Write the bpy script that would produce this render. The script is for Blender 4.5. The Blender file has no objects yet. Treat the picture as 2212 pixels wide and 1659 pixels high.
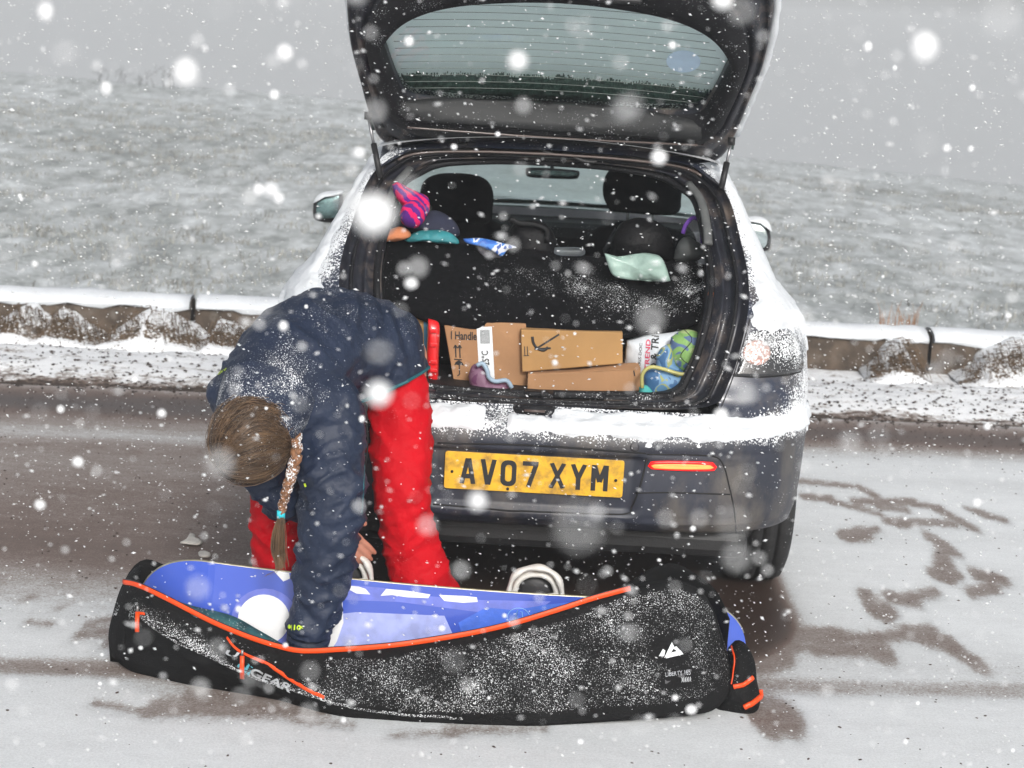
import bpy, bmesh, math, random
import numpy as np
from mathutils import Vector, Matrix, noise, Quaternion
from mathutils.bvhtree import BVHTree
random.seed(7); np.random.seed(7)
C = bpy.context.scene.collection
SC = bpy.context.scene
# ------------------------------------------------------------------ camera
CAMF, CX, CY, CZ = 3750.0, -0.0262, -4.8764, 1.7848
YAW, PIT, ROL = 0.010471975511965976, 0.19994388142063207, 0.05235987755982989
W0, H0 = 2212.0, 1659.0
FW = Vector((-math.sin(YAW)*math.cos(PIT), math.cos(YAW)*math.cos(PIT), -math.sin(PIT)))
RT = Vector((math.cos(YAW), math.sin(YAW), 0)); UP = RT.cross(FW)
R2 = RT*math.cos(ROL)+UP*math.sin(ROL); U2 = UP*math.cos(ROL)-RT*math.sin(ROL)
CAM = Vector((CX, CY, CZ))
cd = bpy.data.cameras.new('camera'); co = bpy.data.objects.new('camera', cd); C.objects.link(co)
M = Matrix.Identity(4)
for i in range(3):
    M[i][0] = R2[i]; M[i][1] = U2[i]; M[i][2] = -FW[i]; M[i][3] = CAM[i]
co.matrix_world = M
cd.sensor_width = 36; cd.lens = CAMF/W0*36; cd.clip_start = 0.05; cd.clip_end = 3000
cd.dof.use_dof = True; cd.dof.focus_distance = 4.75; cd.dof.aperture_fstop = 5.6
SC.camera = co
# ------------------------------------------------------------------ sky, sun, exposure
SUN_EL, SUN_AZ = math.radians(29), math.radians(166)      # azimuth clockwise from +Y
w = bpy.data.worlds.new('World'); SC.world = w; w.use_nodes = True
nt = w.node_tree; nt.nodes.clear()
sky = nt.nodes.new('ShaderNodeTexSky'); sky.sky_type = 'NISHITA'; sky.sun_disc = False
sky.sun_elevation = SUN_EL; sky.sun_rotation = SUN_AZ; sky.air_density = 1.0; sky.dust_density = 4.0; sky.ozone_density = 1.0
hsv = nt.nodes.new('ShaderNodeHueSaturation'); hsv.inputs['Saturation'].default_value = 0.34
bg = nt.nodes.new('ShaderNodeBackground'); bg.inputs['Strength'].default_value = 0.122
wo = nt.nodes.new('ShaderNodeOutputWorld')
nt.links.new(sky.outputs[0], hsv.inputs['Color']); nt.links.new(hsv.outputs[0], bg.inputs[0]); nt.links.new(bg.outputs[0], wo.inputs[0])
sl = bpy.data.lights.new('sun', 'SUN'); sl.energy = 1.8; sl.angle = math.radians(10); sl.color = (1, 0.985, 0.96)
so = bpy.data.objects.new('sun', sl); C.objects.link(so)
sd = Vector((math.sin(SUN_AZ)*math.cos(SUN_EL), math.cos(SUN_AZ)*math.cos(SUN_EL), math.sin(SUN_EL)))
so.rotation_euler = sd.to_track_quat('Z', 'Y').to_euler(); so.location = sd*20
SC.view_settings.view_transform = 'Standard'; SC.view_settings.look = 'None'
SC.view_settings.exposure = 0.28; SC.view_settings.gamma = 1; SC.view_settings.use_curve_mapping = False
SC.render.engine = 'CYCLES'
SC.cycles.use_denoising = True
SC.cycles.max_bounces = 6; SC.cycles.volume_bounces = 1; SC.cycles.transparent_max_bounces = 10
SC.cycles.use_adaptive_sampling = False
SC.cycles.caustics_reflective = False; SC.cycles.caustics_refractive = False
# ------------------------------------------------------------------ helpers
def ray(u, v): return FW + R2*((u-W0/2)/CAMF) - U2*((v-H0/2)/CAMF)
def P(u, v, Y):
    d = ray(u, v); return CAM + d*((Y-CY)/d.y)
def G(u, v, z=0.0):
    d = ray(u, v); return CAM + d*((z-CZ)/d.z)
def proj(p):
    d = p-CAM; z = d.dot(FW); return (W0/2+CAMF*d.dot(R2)/z, H0/2-CAMF*d.dot(U2)/z)
def interp(x, xs, ys): return float(np.interp(x, xs, ys))
def sstep(a, b, x):
    t = min(1, max(0, (x-a)/(b-a))); return t*t*(3-2*t)
def nz(p, s=1.0, o=3): return noise.fractal(Vector(p)*s, 1.0, 2.0, o)
BASE = {}
def place(o, parent):
    if parent is not None:
        o.parent = parent
        o.matrix_parent_inverse = Matrix.Translation(-BASE.get(parent.name, Vector((0, 0, 0))))
def thing(name, label, cat, loc, group=None):
    o = bpy.data.objects.new(name, None); C.objects.link(o); o.location = loc; o.empty_display_size = .1
    BASE[o.name] = Vector(loc); tag(o, label, cat, group); return o
def tag(o, label=None, cat=None, group=None, kind=None):
    if label: o['label'] = label
    if cat: o['category'] = cat
    if group: o['group'] = group
    if kind: o['kind'] = kind
    return o
def mesh(name, V, F, mat, parent=None, smooth=True, attr=None, solid=0, bevel=0, sub=0):
    me = bpy.data.meshes.new(name); me.from_pydata([tuple(v) for v in V], [], F); me.validate(); me.update()
    if isinstance(mat, (list, tuple)):
        for m_ in mat: me.materials.append(m_)
    else: me.materials.append(mat)
    if smooth: me.polygons.foreach_set('use_smooth', [True]*len(me.polygons))
    if attr is not None and len(attr) == len(me.vertices):
        a = me.attributes.new('snow', 'FLOAT', 'POINT'); a.data.foreach_set('value', [float(x) for x in attr])
    o = bpy.data.objects.new(name, me); C.objects.link(o); place(o, parent)
    if solid:
        s = o.modifiers.new('solid', 'SOLIDIFY'); s.thickness = solid; s.offset = 0
    if bevel:
        b = o.modifiers.new('bevel', 'BEVEL'); b.width = bevel; b.segments = 2; b.limit_method = 'ANGLE'
    if sub:
        s = o.modifiers.new('sub', 'SUBSURF'); s.levels = sub; s.render_levels = sub
    return o
def gridVF(rows, cu=False, cv=False):
    n, m = len(rows), len(rows[0]); V = [p for r in rows for p in r]; F = []
    for i in range(n if cu else n-1):
        for j in range(m if cv else m-1):
            F.append((i*m+j, i*m+(j+1) % m, ((i+1) % n)*m+(j+1) % m, ((i+1) % n)*m+j))
    return V, F
def joinVF(parts):
    V, F = [], []
    for v, f in parts:
        k = len(V); V += list(v); F += [tuple(a+k for a in q) for q in f]
    return V, F
def flip(F): return [tuple(reversed(f)) for f in F]
def catmull(pts, n):
    P_ = [Vector(p) for p in pts]; L = [0]
    for a, b in zip(P_, P_[1:]): L.append(L[-1]+(b-a).length)
    out = []
    ext = [P_[0]*2-P_[1]]+P_+[P_[-1]*2-P_[-2]]
    for k in range(n):
        s = L[-1]*k/(n-1); i = 0
        while i < len(L)-2 and L[i+1] < s: i += 1
        t = (s-L[i])/max(1e-9, L[i+1]-L[i]); a, b, c, d = ext[i:i+4]
        out.append(0.5*((2*b)+(c-a)*t+(2*a-5*b+4*c-d)*t*t+(3*b-a-3*c+d)*t**3))
    return out
def tubeVF(path, r, n=8, flat=1.0, up=Vector((0, 0, 1)), caps=True):
    path = [Vector(p) for p in path]; m = len(path)
    if not isinstance(r, (list, tuple)): r = [r]*m
    rows = []; prev = None
    for i, p in enumerate(path):
        t = (path[min(i+1, m-1)]-path[max(i-1, 0)]).normalized()
        if prev is None:
            a = up-t*up.dot(t)
            if a.length < 1e-3: a = Vector((1, 0, 0))-t*t.x
        else: a = prev-t*prev.dot(t)
        a.normalize(); prev = a; b = t.cross(a)
        rows.append([p+(a*math.cos(2*math.pi*k/n)+b*math.sin(2*math.pi*k/n)*flat)*r[i] for k in range(n)])
    V, F = gridVF(rows, cv=True)
    if caps:
        F.append(tuple(reversed(range(n)))); F.append(tuple((m-1)*n+k for k in range(n)))
    return V, F
def tube(name, path, r, mat, parent=None, n=8, flat=1.0, up=Vector((0, 0, 1)), **k):
    V, F = tubeVF(path, r, n, flat, up); return mesh(name, V, F, mat, parent, **k)
def boxVF(c, s, rot=None):
    V = [Vector(((i & 1)-.5, ((i >> 1) & 1)-.5, ((i >> 2) & 1)-.5)) for i in range(8)]
    V = [Vector((v.x*s[0], v.y*s[1], v.z*s[2])) for v in V]
    if rot is not None: V = [rot @ v for v in V]
    V = [v+Vector(c) for v in V]
    return V, [(0, 2, 3, 1), (4, 5, 7, 6), (0, 1, 5, 4), (2, 6, 7, 3), (0, 4, 6, 2), (1, 3, 7, 5)]
def box(name, c, s, mat, parent=None, rot=None, bevel=.004, **k):
    V, F = boxVF(c, s, rot); return mesh(name, V, F, mat, parent, smooth=False, bevel=bevel, **k)
def bar(a, b, w, t):
    a, b = Vector(a), Vector(b); d = b-a; q = d.to_track_quat('Z', 'X').to_matrix()
    return boxVF((a+b)/2, (w, t, d.length), q)
def pillow(name, outline, c, T, mat, parent=None, nr=7, noi=.01, ns=12, attr=None, res=48, back=True, nax=Vector((0, -1, 0)), sharp=1.0):
    """closed soft body from an outline (world points) bulging both ways along nax"""
    o = catmull(list(outline)+[outline[0]], res+1)[:-1]; c = Vector(c); rows = []
    seq = []
    for k in range(nr): seq.append((math.sin(math.pi/2*(k+.02)/nr)**sharp, math.cos(math.pi/2*k/nr)))
    front = [(s, d) for s, d in seq]+[(1, 0)]
    full = front+[(s, -d) for s, d in reversed(seq)] if back else front
    for s, d in full:
        r = []
        for p in o:
            q = c+(p-c)*s; q = q+nax*(T*d)
            nn = nz(q, ns)*noi; q = q+nax*(nn if d >= 0 else -nn)+Vector((nz(q+Vector((5, 0, 0)), ns*.7), 0, nz(q+Vector((0, 9, 0)), ns*.7)))*noi*.4
            r.append(q)
        rows.append(r)
    V, F = gridVF(rows, cv=True); n = len(o)
    F.append(tuple(reversed(range(n)))); F.append(tuple((len(rows)-1)*n+k for k in range(n)))
    at = None
    if attr is not None: at = [attr(v) if callable(attr) else attr for v in V]
    return mesh(name, V, F, mat, parent, attr=at)
def bvh_of(*obs):
    V, F = [], []
    for o in obs:
        k = len(V); V += [v.co.copy() for v in o.data.vertices]; F += [tuple(i+k for i in p.vertices) for p in o.data.polygons]
    return BVHTree.FromPolygons(V, F)
def hit(b, u, v, off=.002, Y=None):
    d = ray(u, v).normalized(); h = b.ray_cast(CAM, d)
    if h[0] is None:
        return P(u, v, Y) if Y is not None else None
    n = h[1]
    if n.dot(d) > 0: n = -n
    return h[0]+n*off
def decal(name, out, b, mat, parent, off=.002, thick=.002, nr=4, res=28, smoothout=True, Y=0, attr=None):
    pts = [Vector((x, y, 0)) for x, y in out]
    o = catmull(pts+[pts[0]], res+1)[:-1] if smoothout else pts
    c = sum(o, Vector())/len(o); rows = []
    for s in [k/nr+.0 for k in range(nr, 0, -1)]:
        rows.append([hit(b, (c+(p-c)*s).x, (c+(p-c)*s).y, off+thick, Y) for p in o])
    skirt = [hit(b, p.x, p.y, off-.003, Y) for p in o]
    rows = [skirt]+rows; V, F = gridVF(rows, cv=True); V.append(hit(b, c.x, c.y, off+thick, Y)); n = len(o); k = (len(rows)-1)*n
    for j in range(n): F.append((k+j, k+(j+1) % n, len(V)-1))
    return mesh(name, V, F, mat, parent, smooth=smoothout, attr=[attr]*len(V) if attr is not None else None)
def line(name, pts, r, b, mat, parent, off=.001, n=40, flat=.4, Y=0, seg=6, attr=None):
    o = catmull([Vector((x, y, 0)) for x, y in pts], n)
    pa = [hit(b, p.x, p.y, off, Y) for p in o]
    V, F = tubeVF(pa, r, seg, flat, Vector((0, 0, 1))); return mesh(name, V, F, mat, parent, attr=[attr]*len(V) if attr is not None else None)
def text2d(s, bold=0.0):
    cu = bpy.data.curves.new('t', 'FONT'); cu.body = s; cu.offset = bold; cu.resolution_u = 3
    ob = bpy.data.objects.new('t', cu); C.objects.link(ob); bpy.context.view_layer.update()
    me = bpy.data.meshes.new_from_object(ob.evaluated_get(bpy.context.evaluated_depsgraph_get()))
    V = [v.co.copy() for v in me.vertices]; F = [tuple(p.vertices) for p in me.polygons]
    bpy.data.objects.remove(ob); bpy.data.meshes.remove(me); bpy.data.curves.remove(cu)
    x0 = min(v.x for v in V); x1 = max(v.x for v in V); y1 = max(v.y for v in V); y0 = min(v.y for v in V)
    return [Vector(((v.x-x0)/(x1-x0), (v.y-y0)/(y1-y0), 0)) for v in V], F
def text_on(name, s, p00, p10, p01, b, mat, parent, bold=.0, off=.002, Y=0):
    """text mapped so that its lower-left, lower-right and upper-left corners fall on three picks, laid on a surface"""
    V, F = text2d(s, bold); o = []
    for v in V:
        u = p00[0]+(p10[0]-p00[0])*v.x+(p01[0]-p00[0])*v.y; vv = p00[1]+(p10[1]-p00[1])*v.x+(p01[1]-p00[1])*v.y
        o.append(hit(b, u, vv, off, Y))
    return mesh(name, o, F, mat, parent, smooth=False)
def blob(chains, voxel=.01, smooth=8, name='blob'):
    """one continuous surface grown round chains of (point, radius)"""
    parts = []
    for ch in chains:
        pts = [Vector(p) for p, r in ch]; rs = [r for p, r in ch]
        n = max(8, 6*len(ch)); L = [0]
        for a, b in zip(pts, pts[1:]): L.append(L[-1]+(b-a).length)
        pp = catmull(pts, n); rr = [interp(L[-1]*k/(n-1), L, rs) for k in range(n)]
        t0 = (pp[0]-pp[1]).normalized(); t1 = (pp[-1]-pp[-2]).normalized(); pre, prr, post, por = [], [], [], []
        for a in (85, 60, 35, 15):
            an = math.radians(a); pre.append(pp[0]+t0*rr[0]*math.sin(an)); prr.append(rr[0]*math.cos(an))
        for a in (15, 35, 60, 85):
            an = math.radians(a); post.append(pp[-1]+t1*rr[-1]*math.sin(an)); por.append(rr[-1]*math.cos(an))
        parts.append(tubeVF(pre+pp+post, prr+rr+por, 16))
    V, F = joinVF(parts)
    me = bpy.data.meshes.new(name); me.from_pydata([tuple(v) for v in V], [], F); me.update()
    ob = bpy.data.objects.new(name, me); C.objects.link(ob)
    m = ob.modifiers.new('r', 'REMESH'); m.mode = 'VOXEL'; m.voxel_size = voxel
    s = ob.modifiers.new('s', 'SMOOTH'); s.iterations = smooth; s.factor = .5
    bpy.context.view_layer.update()
    m2 = bpy.data.meshes.new_from_object(ob.evaluated_get(bpy.context.evaluated_depsgraph_get()))
    V = [v.co.copy() for v in m2.vertices]; N = [v.normal.copy() for v in m2.vertices]; F = [tuple(p.vertices) for p in m2.polygons]
    bpy.data.objects.remove(ob); bpy.data.meshes.remove(me); bpy.data.meshes.remove(m2)
    return V, N, F
# ------------------------------------------------------------------ materials
MATS = {}
def mat(name, col, rough=.6, metal=0.0, var=.2, vs=25, bump=.15, bs=150, snow=False, snow_scale=260, dirt=None, dirt_scale=6, dirt_amt=.5, coat=0, trans=0, spec=.5, sss=0, stretch=None, emit=0, bdist=.004, sa=.4, snow_col=(.86, .88, .9)):
    m = bpy.data.materials.new(name); m.use_nodes = True; t = m.node_tree; N = t.nodes; L = t.links
    b = N['Principled BSDF']; b.inputs['Roughness'].default_value = rough; b.inputs['Metallic'].default_value = metal
    b.inputs['Specular IOR Level'].default_value = spec
    if coat: b.inputs['Coat Weight'].default_value = coat; b.inputs['Coat Roughness'].default_value = .12
    if trans: b.inputs['Transmission Weight'].default_value = trans
    if sss: b.inputs['Subsurface Weight'].default_value = sss; b.inputs['Subsurface Radius'].default_value = (.02, .01, .008); b.inputs['Subsurface Scale'].default_value = .5
    tc = N.new('ShaderNodeTexCoord'); mp = N.new('ShaderNodeMapping'); L.new(tc.outputs['Object'], mp.inputs[0])
    if stretch: mp.inputs['Scale'].default_value = stretch
    n1 = N.new('ShaderNodeTexNoise'); n1.inputs['Scale'].default_value = vs; n1.inputs['Detail'].default_value = 5; L.new(mp.outputs[0], n1.inputs[0])
    mr = N.new('ShaderNodeMapRange'); mr.inputs[1].default_value = .3; mr.inputs[2].default_value = .7; mr.inputs[3].default_value = 1-var; mr.inputs[4].default_value = 1+var; L.new(n1.outputs[0], mr.inputs[0])
    mx = N.new('ShaderNodeMix'); mx.data_type = 'RGBA'; mx.blend_type = 'MULTIPLY'; mx.inputs[0].default_value = 1; mx.inputs[6].default_value = (*col, 1); L.new(mr.outputs[0], mx.inputs[7])
    out = mx.outputs[2]
    if dirt:
        n3 = N.new('ShaderNodeTexNoise'); n3.inputs['Scale'].default_value = dirt_scale; n3.inputs['Detail'].default_value = 7; n3.inputs['Roughness'].default_value = .65; L.new(mp.outputs[0], n3.inputs[0])
        r3 = N.new('ShaderNodeMapRange'); r3.inputs[1].default_value = .62-.4*dirt_amt; r3.inputs[2].default_value = .75-.2*dirt_amt; L.new(n3.outputs[0], r3.inputs[0])
        m3 = N.new('ShaderNodeMix'); m3.data_type = 'RGBA'; L.new(r3.outputs[0], m3.inputs[0]); L.new(out, m3.inputs[6]); m3.inputs[7].default_value = (*dirt, 1); out = m3.outputs[2]
    n2 = N.new('ShaderNodeTexNoise'); n2.inputs['Scale'].default_value = bs; n2.inputs['Detail'].default_value = 3; L.new(mp.outputs[0], n2.inputs[0])
    bp = N.new('ShaderNodeBump'); bp.inputs['Strength'].default_value = bump; bp.inputs['Distance'].default_value = bdist; L.new(n2.outputs[0], bp.inputs['Height']); L.new(bp.outputs[0], b.inputs['Normal'])
    if snow:
        at = N.new('ShaderNodeAttribute'); at.attribute_name = 'snow'
        s1 = N.new('ShaderNodeTexNoise'); s1.inputs['Scale'].default_value = snow_scale; s1.inputs['Detail'].default_value = 2; L.new(tc.outputs['Object'], s1.inputs[0])
        s2 = N.new('ShaderNodeTexNoise'); s2.inputs['Scale'].default_value = 14; s2.inputs['Detail'].default_value = 3; L.new(tc.outputs['Object'], s2.inputs[0])
        a0 = N.new('ShaderNodeMath'); a0.operation = 'MULTIPLY_ADD'; L.new(s2.outputs[0], a0.inputs[0]); a0.inputs[1].default_value = sa; L.new(at.outputs['Fac'], a0.inputs[2])
        a1 = N.new('ShaderNodeMath'); a1.operation = 'ADD'; L.new(a0.outputs[0], a1.inputs[0]); L.new(s1.outputs[0], a1.inputs[1])
        a2 = N.new('ShaderNodeMapRange'); a2.inputs[1].default_value = .92-(.4-sa)*.5; a2.inputs[2].default_value = 1.03-(.4-sa)*.5; a2.inputs[4].default_value = .92; L.new(a1.outputs[0], a2.inputs[0])
        m4 = N.new('ShaderNodeMix'); m4.data_type = 'RGBA'; L.new(a2.outputs[0], m4.inputs[0]); L.new(out, m4.inputs[6]); m4.inputs[7].default_value = (*snow_col, 1); out = m4.outputs[2]
        ro = N.new('ShaderNodeMix'); L.new(a2.outputs[0], ro.inputs[0]); ro.inputs[2].default_value = rough; ro.inputs[3].default_value = .9; L.new(ro.outputs[0], b.inputs['Roughness'])
        if coat:
            cm = N.new('ShaderNodeMath'); cm.operation = 'MULTIPLY_ADD'; L.new(a2.outputs[0], cm.inputs[0]); cm.inputs[1].default_value = -coat; cm.inputs[2].default_value = coat; L.new(cm.outputs[0], b.inputs['Coat Weight'])
    L.new(out, b.inputs['Base Color'])
    if emit:
        b.inputs['Emission Color'].default_value = (*col, 1); b.inputs['Emission Strength'].default_value = emit
    MATS[name] = m; return m
def glass(name, tint, rough=.02, op=.12, snow=0.0, milk=0.0):
    m = bpy.data.materials.new(name); m.use_nodes = True; t = m.node_tree; N = t.nodes; L = t.links; N.remove(N['Principled BSDF'])
    o = N['Material Output']; tr = N.new('ShaderNodeBsdfTransparent'); tr.inputs[0].default_value = (*tint, 1)
    gl = N.new('ShaderNodeBsdfGlossy'); gl.inputs['Roughness'].default_value = rough; gl.inputs[0].default_value = (.9, .95, .95, 1)
    lw = N.new('ShaderNodeLayerWeight'); lw.inputs[0].default_value = .5; pw_ = N.new('ShaderNodeMath'); pw_.operation = 'POWER'; L.new(lw.outputs['Facing'], pw_.inputs[0]); pw_.inputs[1].default_value = 4
    fr = N.new('ShaderNodeMath'); fr.operation = 'MULTIPLY_ADD'; L.new(pw_.outputs[0], fr.inputs[0]); fr.inputs[1].default_value = .8; fr.inputs[2].default_value = .04
    mx = N.new('ShaderNodeMixShader'); L.new(fr.outputs[0], mx.inputs[0]); L.new(tr.outputs[0], mx.inputs[1]); L.new(gl.outputs[0], mx.inputs[2]); last = mx
    if milk:
        df = N.new('ShaderNodeBsdfTranslucent'); df.inputs[0].default_value = (tint[0]*.95, tint[1]*.95, tint[2]*.95, 1)
        di = N.new('ShaderNodeBsdfDiffuse'); di.inputs[0].default_value = (.8, .84, .83, 1)
        ad = N.new('ShaderNodeMixShader'); ad.inputs[0].default_value = .15; L.new(df.outputs[0], ad.inputs[1]); L.new(di.outputs[0], ad.inputs[2])
        tc = N.new('ShaderNodeTexCoord'); n = N.new('ShaderNodeTexNoise'); n.inputs['Scale'].default_value = 5; n.inputs['Detail'].default_value = 6; L.new(tc.outputs['Object'], n.inputs[0])
        mr = N.new('ShaderNodeMapRange'); mr.inputs[1].default_value = .35; mr.inputs[2].default_value = .65; mr.inputs[3].default_value = milk*.6; mr.inputs[4].default_value = min(1, milk*1.3); L.new(n.outputs[0], mr.inputs[0])
        m2 = N.new('ShaderNodeMixShader'); L.new(mr.outputs[0], m2.inputs[0]); L.new(mx.outputs[0], m2.inputs[1]); L.new(ad.outputs[0], m2.inputs[2]); last = m2
    L.new(last.outputs[0], o.inputs[0]); MATS[name] = m; return m
def snowmat(name, translucent=.0, col=(.70, .725, .75)):
    m = mat(name, col, .85, var=.03, vs=20, bump=.5, bs=90, spec=.2)
    if translucent:
        t = m.node_tree; N = t.nodes; L = t.links; b = N['Principled BSDF']; tl = N.new('ShaderNodeBsdfTranslucent'); tl.inputs[0].default_value = (.9, .93, .93, 1)
        mx = N.new('ShaderNodeMixShader'); mx.inputs[0].default_value = translucent; L.new(b.outputs[0], mx.inputs[1]); L.new(tl.outputs[0], mx.inputs[2]); L.new(mx.outputs[0], N['Material Output'].inputs[0])
    return m
PAINT = mat('navy_paint', (.018, .024, .045), .35, var=.12, vs=8, bump=.03, coat=.45, snow=True, snow_scale=170, dirt=(.10, .09, .085), dirt_scale=5, dirt_amt=.25)
DIRTY = mat('dirty_bumper', (.020, .023, .036), .5, var=.25, vs=14, bump=.05, coat=.15, snow=True, snow_scale=200, dirt=(.12, .105, .09), dirt_scale=4, dirt_amt=.36, stretch=(1, 1, .5))
BLACKP = mat('black_plastic', (.010, .010, .012), .62, var=.3, bump=.2, spec=.25, snow=True, snow_scale=230)
GREYP = mat('grey_plastic', (.017, .018, .019), .6, var=.15, bump=.3, bs=400, snow=True, snow_scale=230)
JAMB = mat('jamb_paint', (.018, .019, .026), .4, var=.3, coat=.25, spec=.3, bump=.05, snow=True, snow_scale=230, dirt=(.13, .105, .09), dirt_scale=9, dirt_amt=.3)
RUBBER = mat('rubber', (.012, .012, .013), .55, var=.2, bump=.2)
CARPET = mat('black_felt', (.005, .005, .006), .95, var=.4, vs=60, bump=.8, bs=500, snow=True, snow_scale=290, spec=.1)
SEATM = mat('seat_cloth', (.007, .007, .010), .9, var=.3, bump=.5, bs=500, spec=.15)
SNOW = snowmat('snow'); SNOWT = snowmat('thin_snow', .72, col=(.93, .95, .95))
PLATE = mat('plate_yellow', (.72, .40, .015), .38, var=.12, vs=30, bump=.03, dirt=(.34, .19, .03), dirt_scale=26, dirt_amt=.42, coat=.3)
INK = mat('black_ink', (.012, .012, .014), .45, var=.2, bump=.02)
GLASSM = glass('tinted_glass', (.66, .80, .755)); GLASSR = glass('rear_glass', (.90, 1.0, .955))
SIDEG = glass('side_glass', (.5, .62, .6), milk=.35)
WSCREEN = glass('misted_windscreen', (.66, .78, .745), milk=.85)
STEEL = mat('steel', (.35, .35, .36), .35, metal=.9, bump=.05)
MIRROR = mat('mirror_glass', (.6, .68, .68), .08, metal=1, bump=.0, var=.05)
MIRRORD = mat('dirty_mirror_glass', (.16, .25, .25), .25, metal=.8, bump=.3, var=.4, vs=60)
# ------------------------------------------------------------------ ground: near road sheet
def tagS(o): return tag(o, kind='structure')
RDIR = math.radians(3.3)
def ab(x, y): return (x*math.cos(RDIR)+y*math.sin(RDIR), -x*math.sin(RDIR)+y*math.cos(RDIR))
def xy(a, b): return (a*math.cos(RDIR)-b*math.sin(RDIR), a*math.sin(RDIR)+b*math.cos(RDIR))
def cr(x, y): return ((1850+.422*x)/1.13, (1100+.422*y)/1.13)
ST = [((230,180),(530,210),12),((590,220),(680,265),22),((260,270),(420,285),20),((430,300),(700,370),14),((560,300),(900,300),22),((700,330),(860,350),20),((900,310),(1060,340),18),((1050,350),(1250,455),34),
 ((740,410),(1130,430),22),((800,430),(850,430),20),((1210,340),(1290,365),15),((1290,370),(1420,405),28),((480,495),(690,460),20),((520,500),(620,490),45),((1000,510),(1090,560),45),((1060,590),(1150,600),25),((1070,640),(1080,730),60),((1010,715),(1140,715),40),
 ((1260,720),(1410,750),40),((1230,830),(1370,800),32),((640,860),(720,940),65),((660,930),(760,930),40),((760,850),(900,880),42),((880,850),(1030,825),22),((0,1075),(240,1095),15),((260,1080),(480,1080),42),((540,1090),(880,1070),22),((860,1060),(1010,1045),30),
 ((170,1130),(230,1130),25),((330,1150),(740,1165),34),((720,1205),(760,1205),22),((960,1100),(1120,1120),34),((1100,1140),(1270,1240),46),((0,1240),(150,1200),50),((20,1520),(180,1560),85),((0,1510),(60,1590),60)]
STW = []
for a, b, wd in ST:
    pa, pb = G(*cr(*a)), G(*cr(*b)); STW.append((pa.x, pa.y, pb.x, pb.y, wd*.373/2/800*1.7+.009))
for a, b, wd in [((390,1180),(425,1172),14),((170,1375),(235,1365),24),((240,1385),(260,1380),30),((190,1350),(240,1340),14),((45,1300),(75,1290),6),((60,1345),(110,1352),8),((120,1318),(140,1312),5),
                 ((205,1520),(330,1545),10),((330,1532),(640,1530),34),((420,1505),(700,1518),46),((500,1490),(620,1500),40),((640,1560),(760,1570),8),((840,1590),(1000,1585),8),((960,1580),(1180,1578),10)]:  # broad strokes below the bag paint its shadow in with the wet road
    pa, pb = G(*a), G(*b); STW.append((pa.x, pa.y, pb.x, pb.y, wd/2/800))
def road_fields(X, Y):
    c = np.full(X.shape, .90)
    A = X*math.cos(RDIR)+Y*math.sin(RDIR); B = -X*math.sin(RDIR)+Y*math.cos(RDIR)
    # long tyre-swept brown bands of slush
    def band(b0, s, amt, xl=-99, xr=99, xs=.6):
        g = np.exp(-((B-b0)/s)**2)*amt
        g = g/(1+np.exp(-(X-xl)/xs*3))/(1+np.exp((X-xr)/xs*3)); return g
    c -= band(1.6, 1.15, .50, -2.9, -.4, .7)
    c -= band(.75, .45, .28, -2.2, -.4, .4)
    c -= band(3.12, .32, .66)
    c -= band(2.85, .25, .16)
    c -= band(2.2, .12, .10); c -= band(1.35, .1, .08, -.5)
    c += band(-.02, .12, .06, -5, -1.0)
    c -= band(-.07, .16, .16, .6)
    c -= band(2.62, .1, .06)
    # darker strip along the lay-by joint
    yl = -.19+.082*X; d = Y-yl
    strip = (1/(1+np.exp(-(d+.13)*60)))*(1/(1+np.exp(d*60)))
    c -= strip*(.30+.06*np.sin(X*3.1)+.10*np.exp(-((X+1.0)/.5)**2))
    # sheltered ground under the car
    def sd_box(x0, x1, y0, y1, s):
        return 1/(1+np.exp(-(X-x0)/s))/(1+np.exp((X-x1)/s))/(1+np.exp(-(Y-y0)/s))/(1+np.exp((Y-y1)/s))
    yf = .10+.35*np.clip((X-.55)/.32, 0, 1)**2
    und = sd_box(-.84, .86, -9, 4.35, .018)/(1+np.exp(-(Y-yf+.17)/.05))
    c = c*(1-und)+und*.02
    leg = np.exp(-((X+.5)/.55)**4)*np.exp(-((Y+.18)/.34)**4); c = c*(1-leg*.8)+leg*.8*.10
    WOB = .003*np.sin(X*61+3*np.sin(Y*23))*np.sin(Y*37+2*np.sin(X*41))+.002*np.sin(X*143+Y*67)*np.sin(Y*91-X*77)
    for x0, y0, x1, y1, r in STW:
        dx, dy = (x1-x0), (y1-y0)*.29
        px, py = X-x0, (Y-y0)*.29
        t = np.clip((px*dx+py*dy)/(dx*dx+dy*dy+1e-9), 0, 1)
        dd = np.hypot(px-t*dx, py-t*dy)+WOB
        m_ = 1/(1+np.exp((dd-r)/(.0055))); c = c*(1-m_)+m_*np.minimum(c, .44)
    return np.clip(c, 0, 1), und
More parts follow.
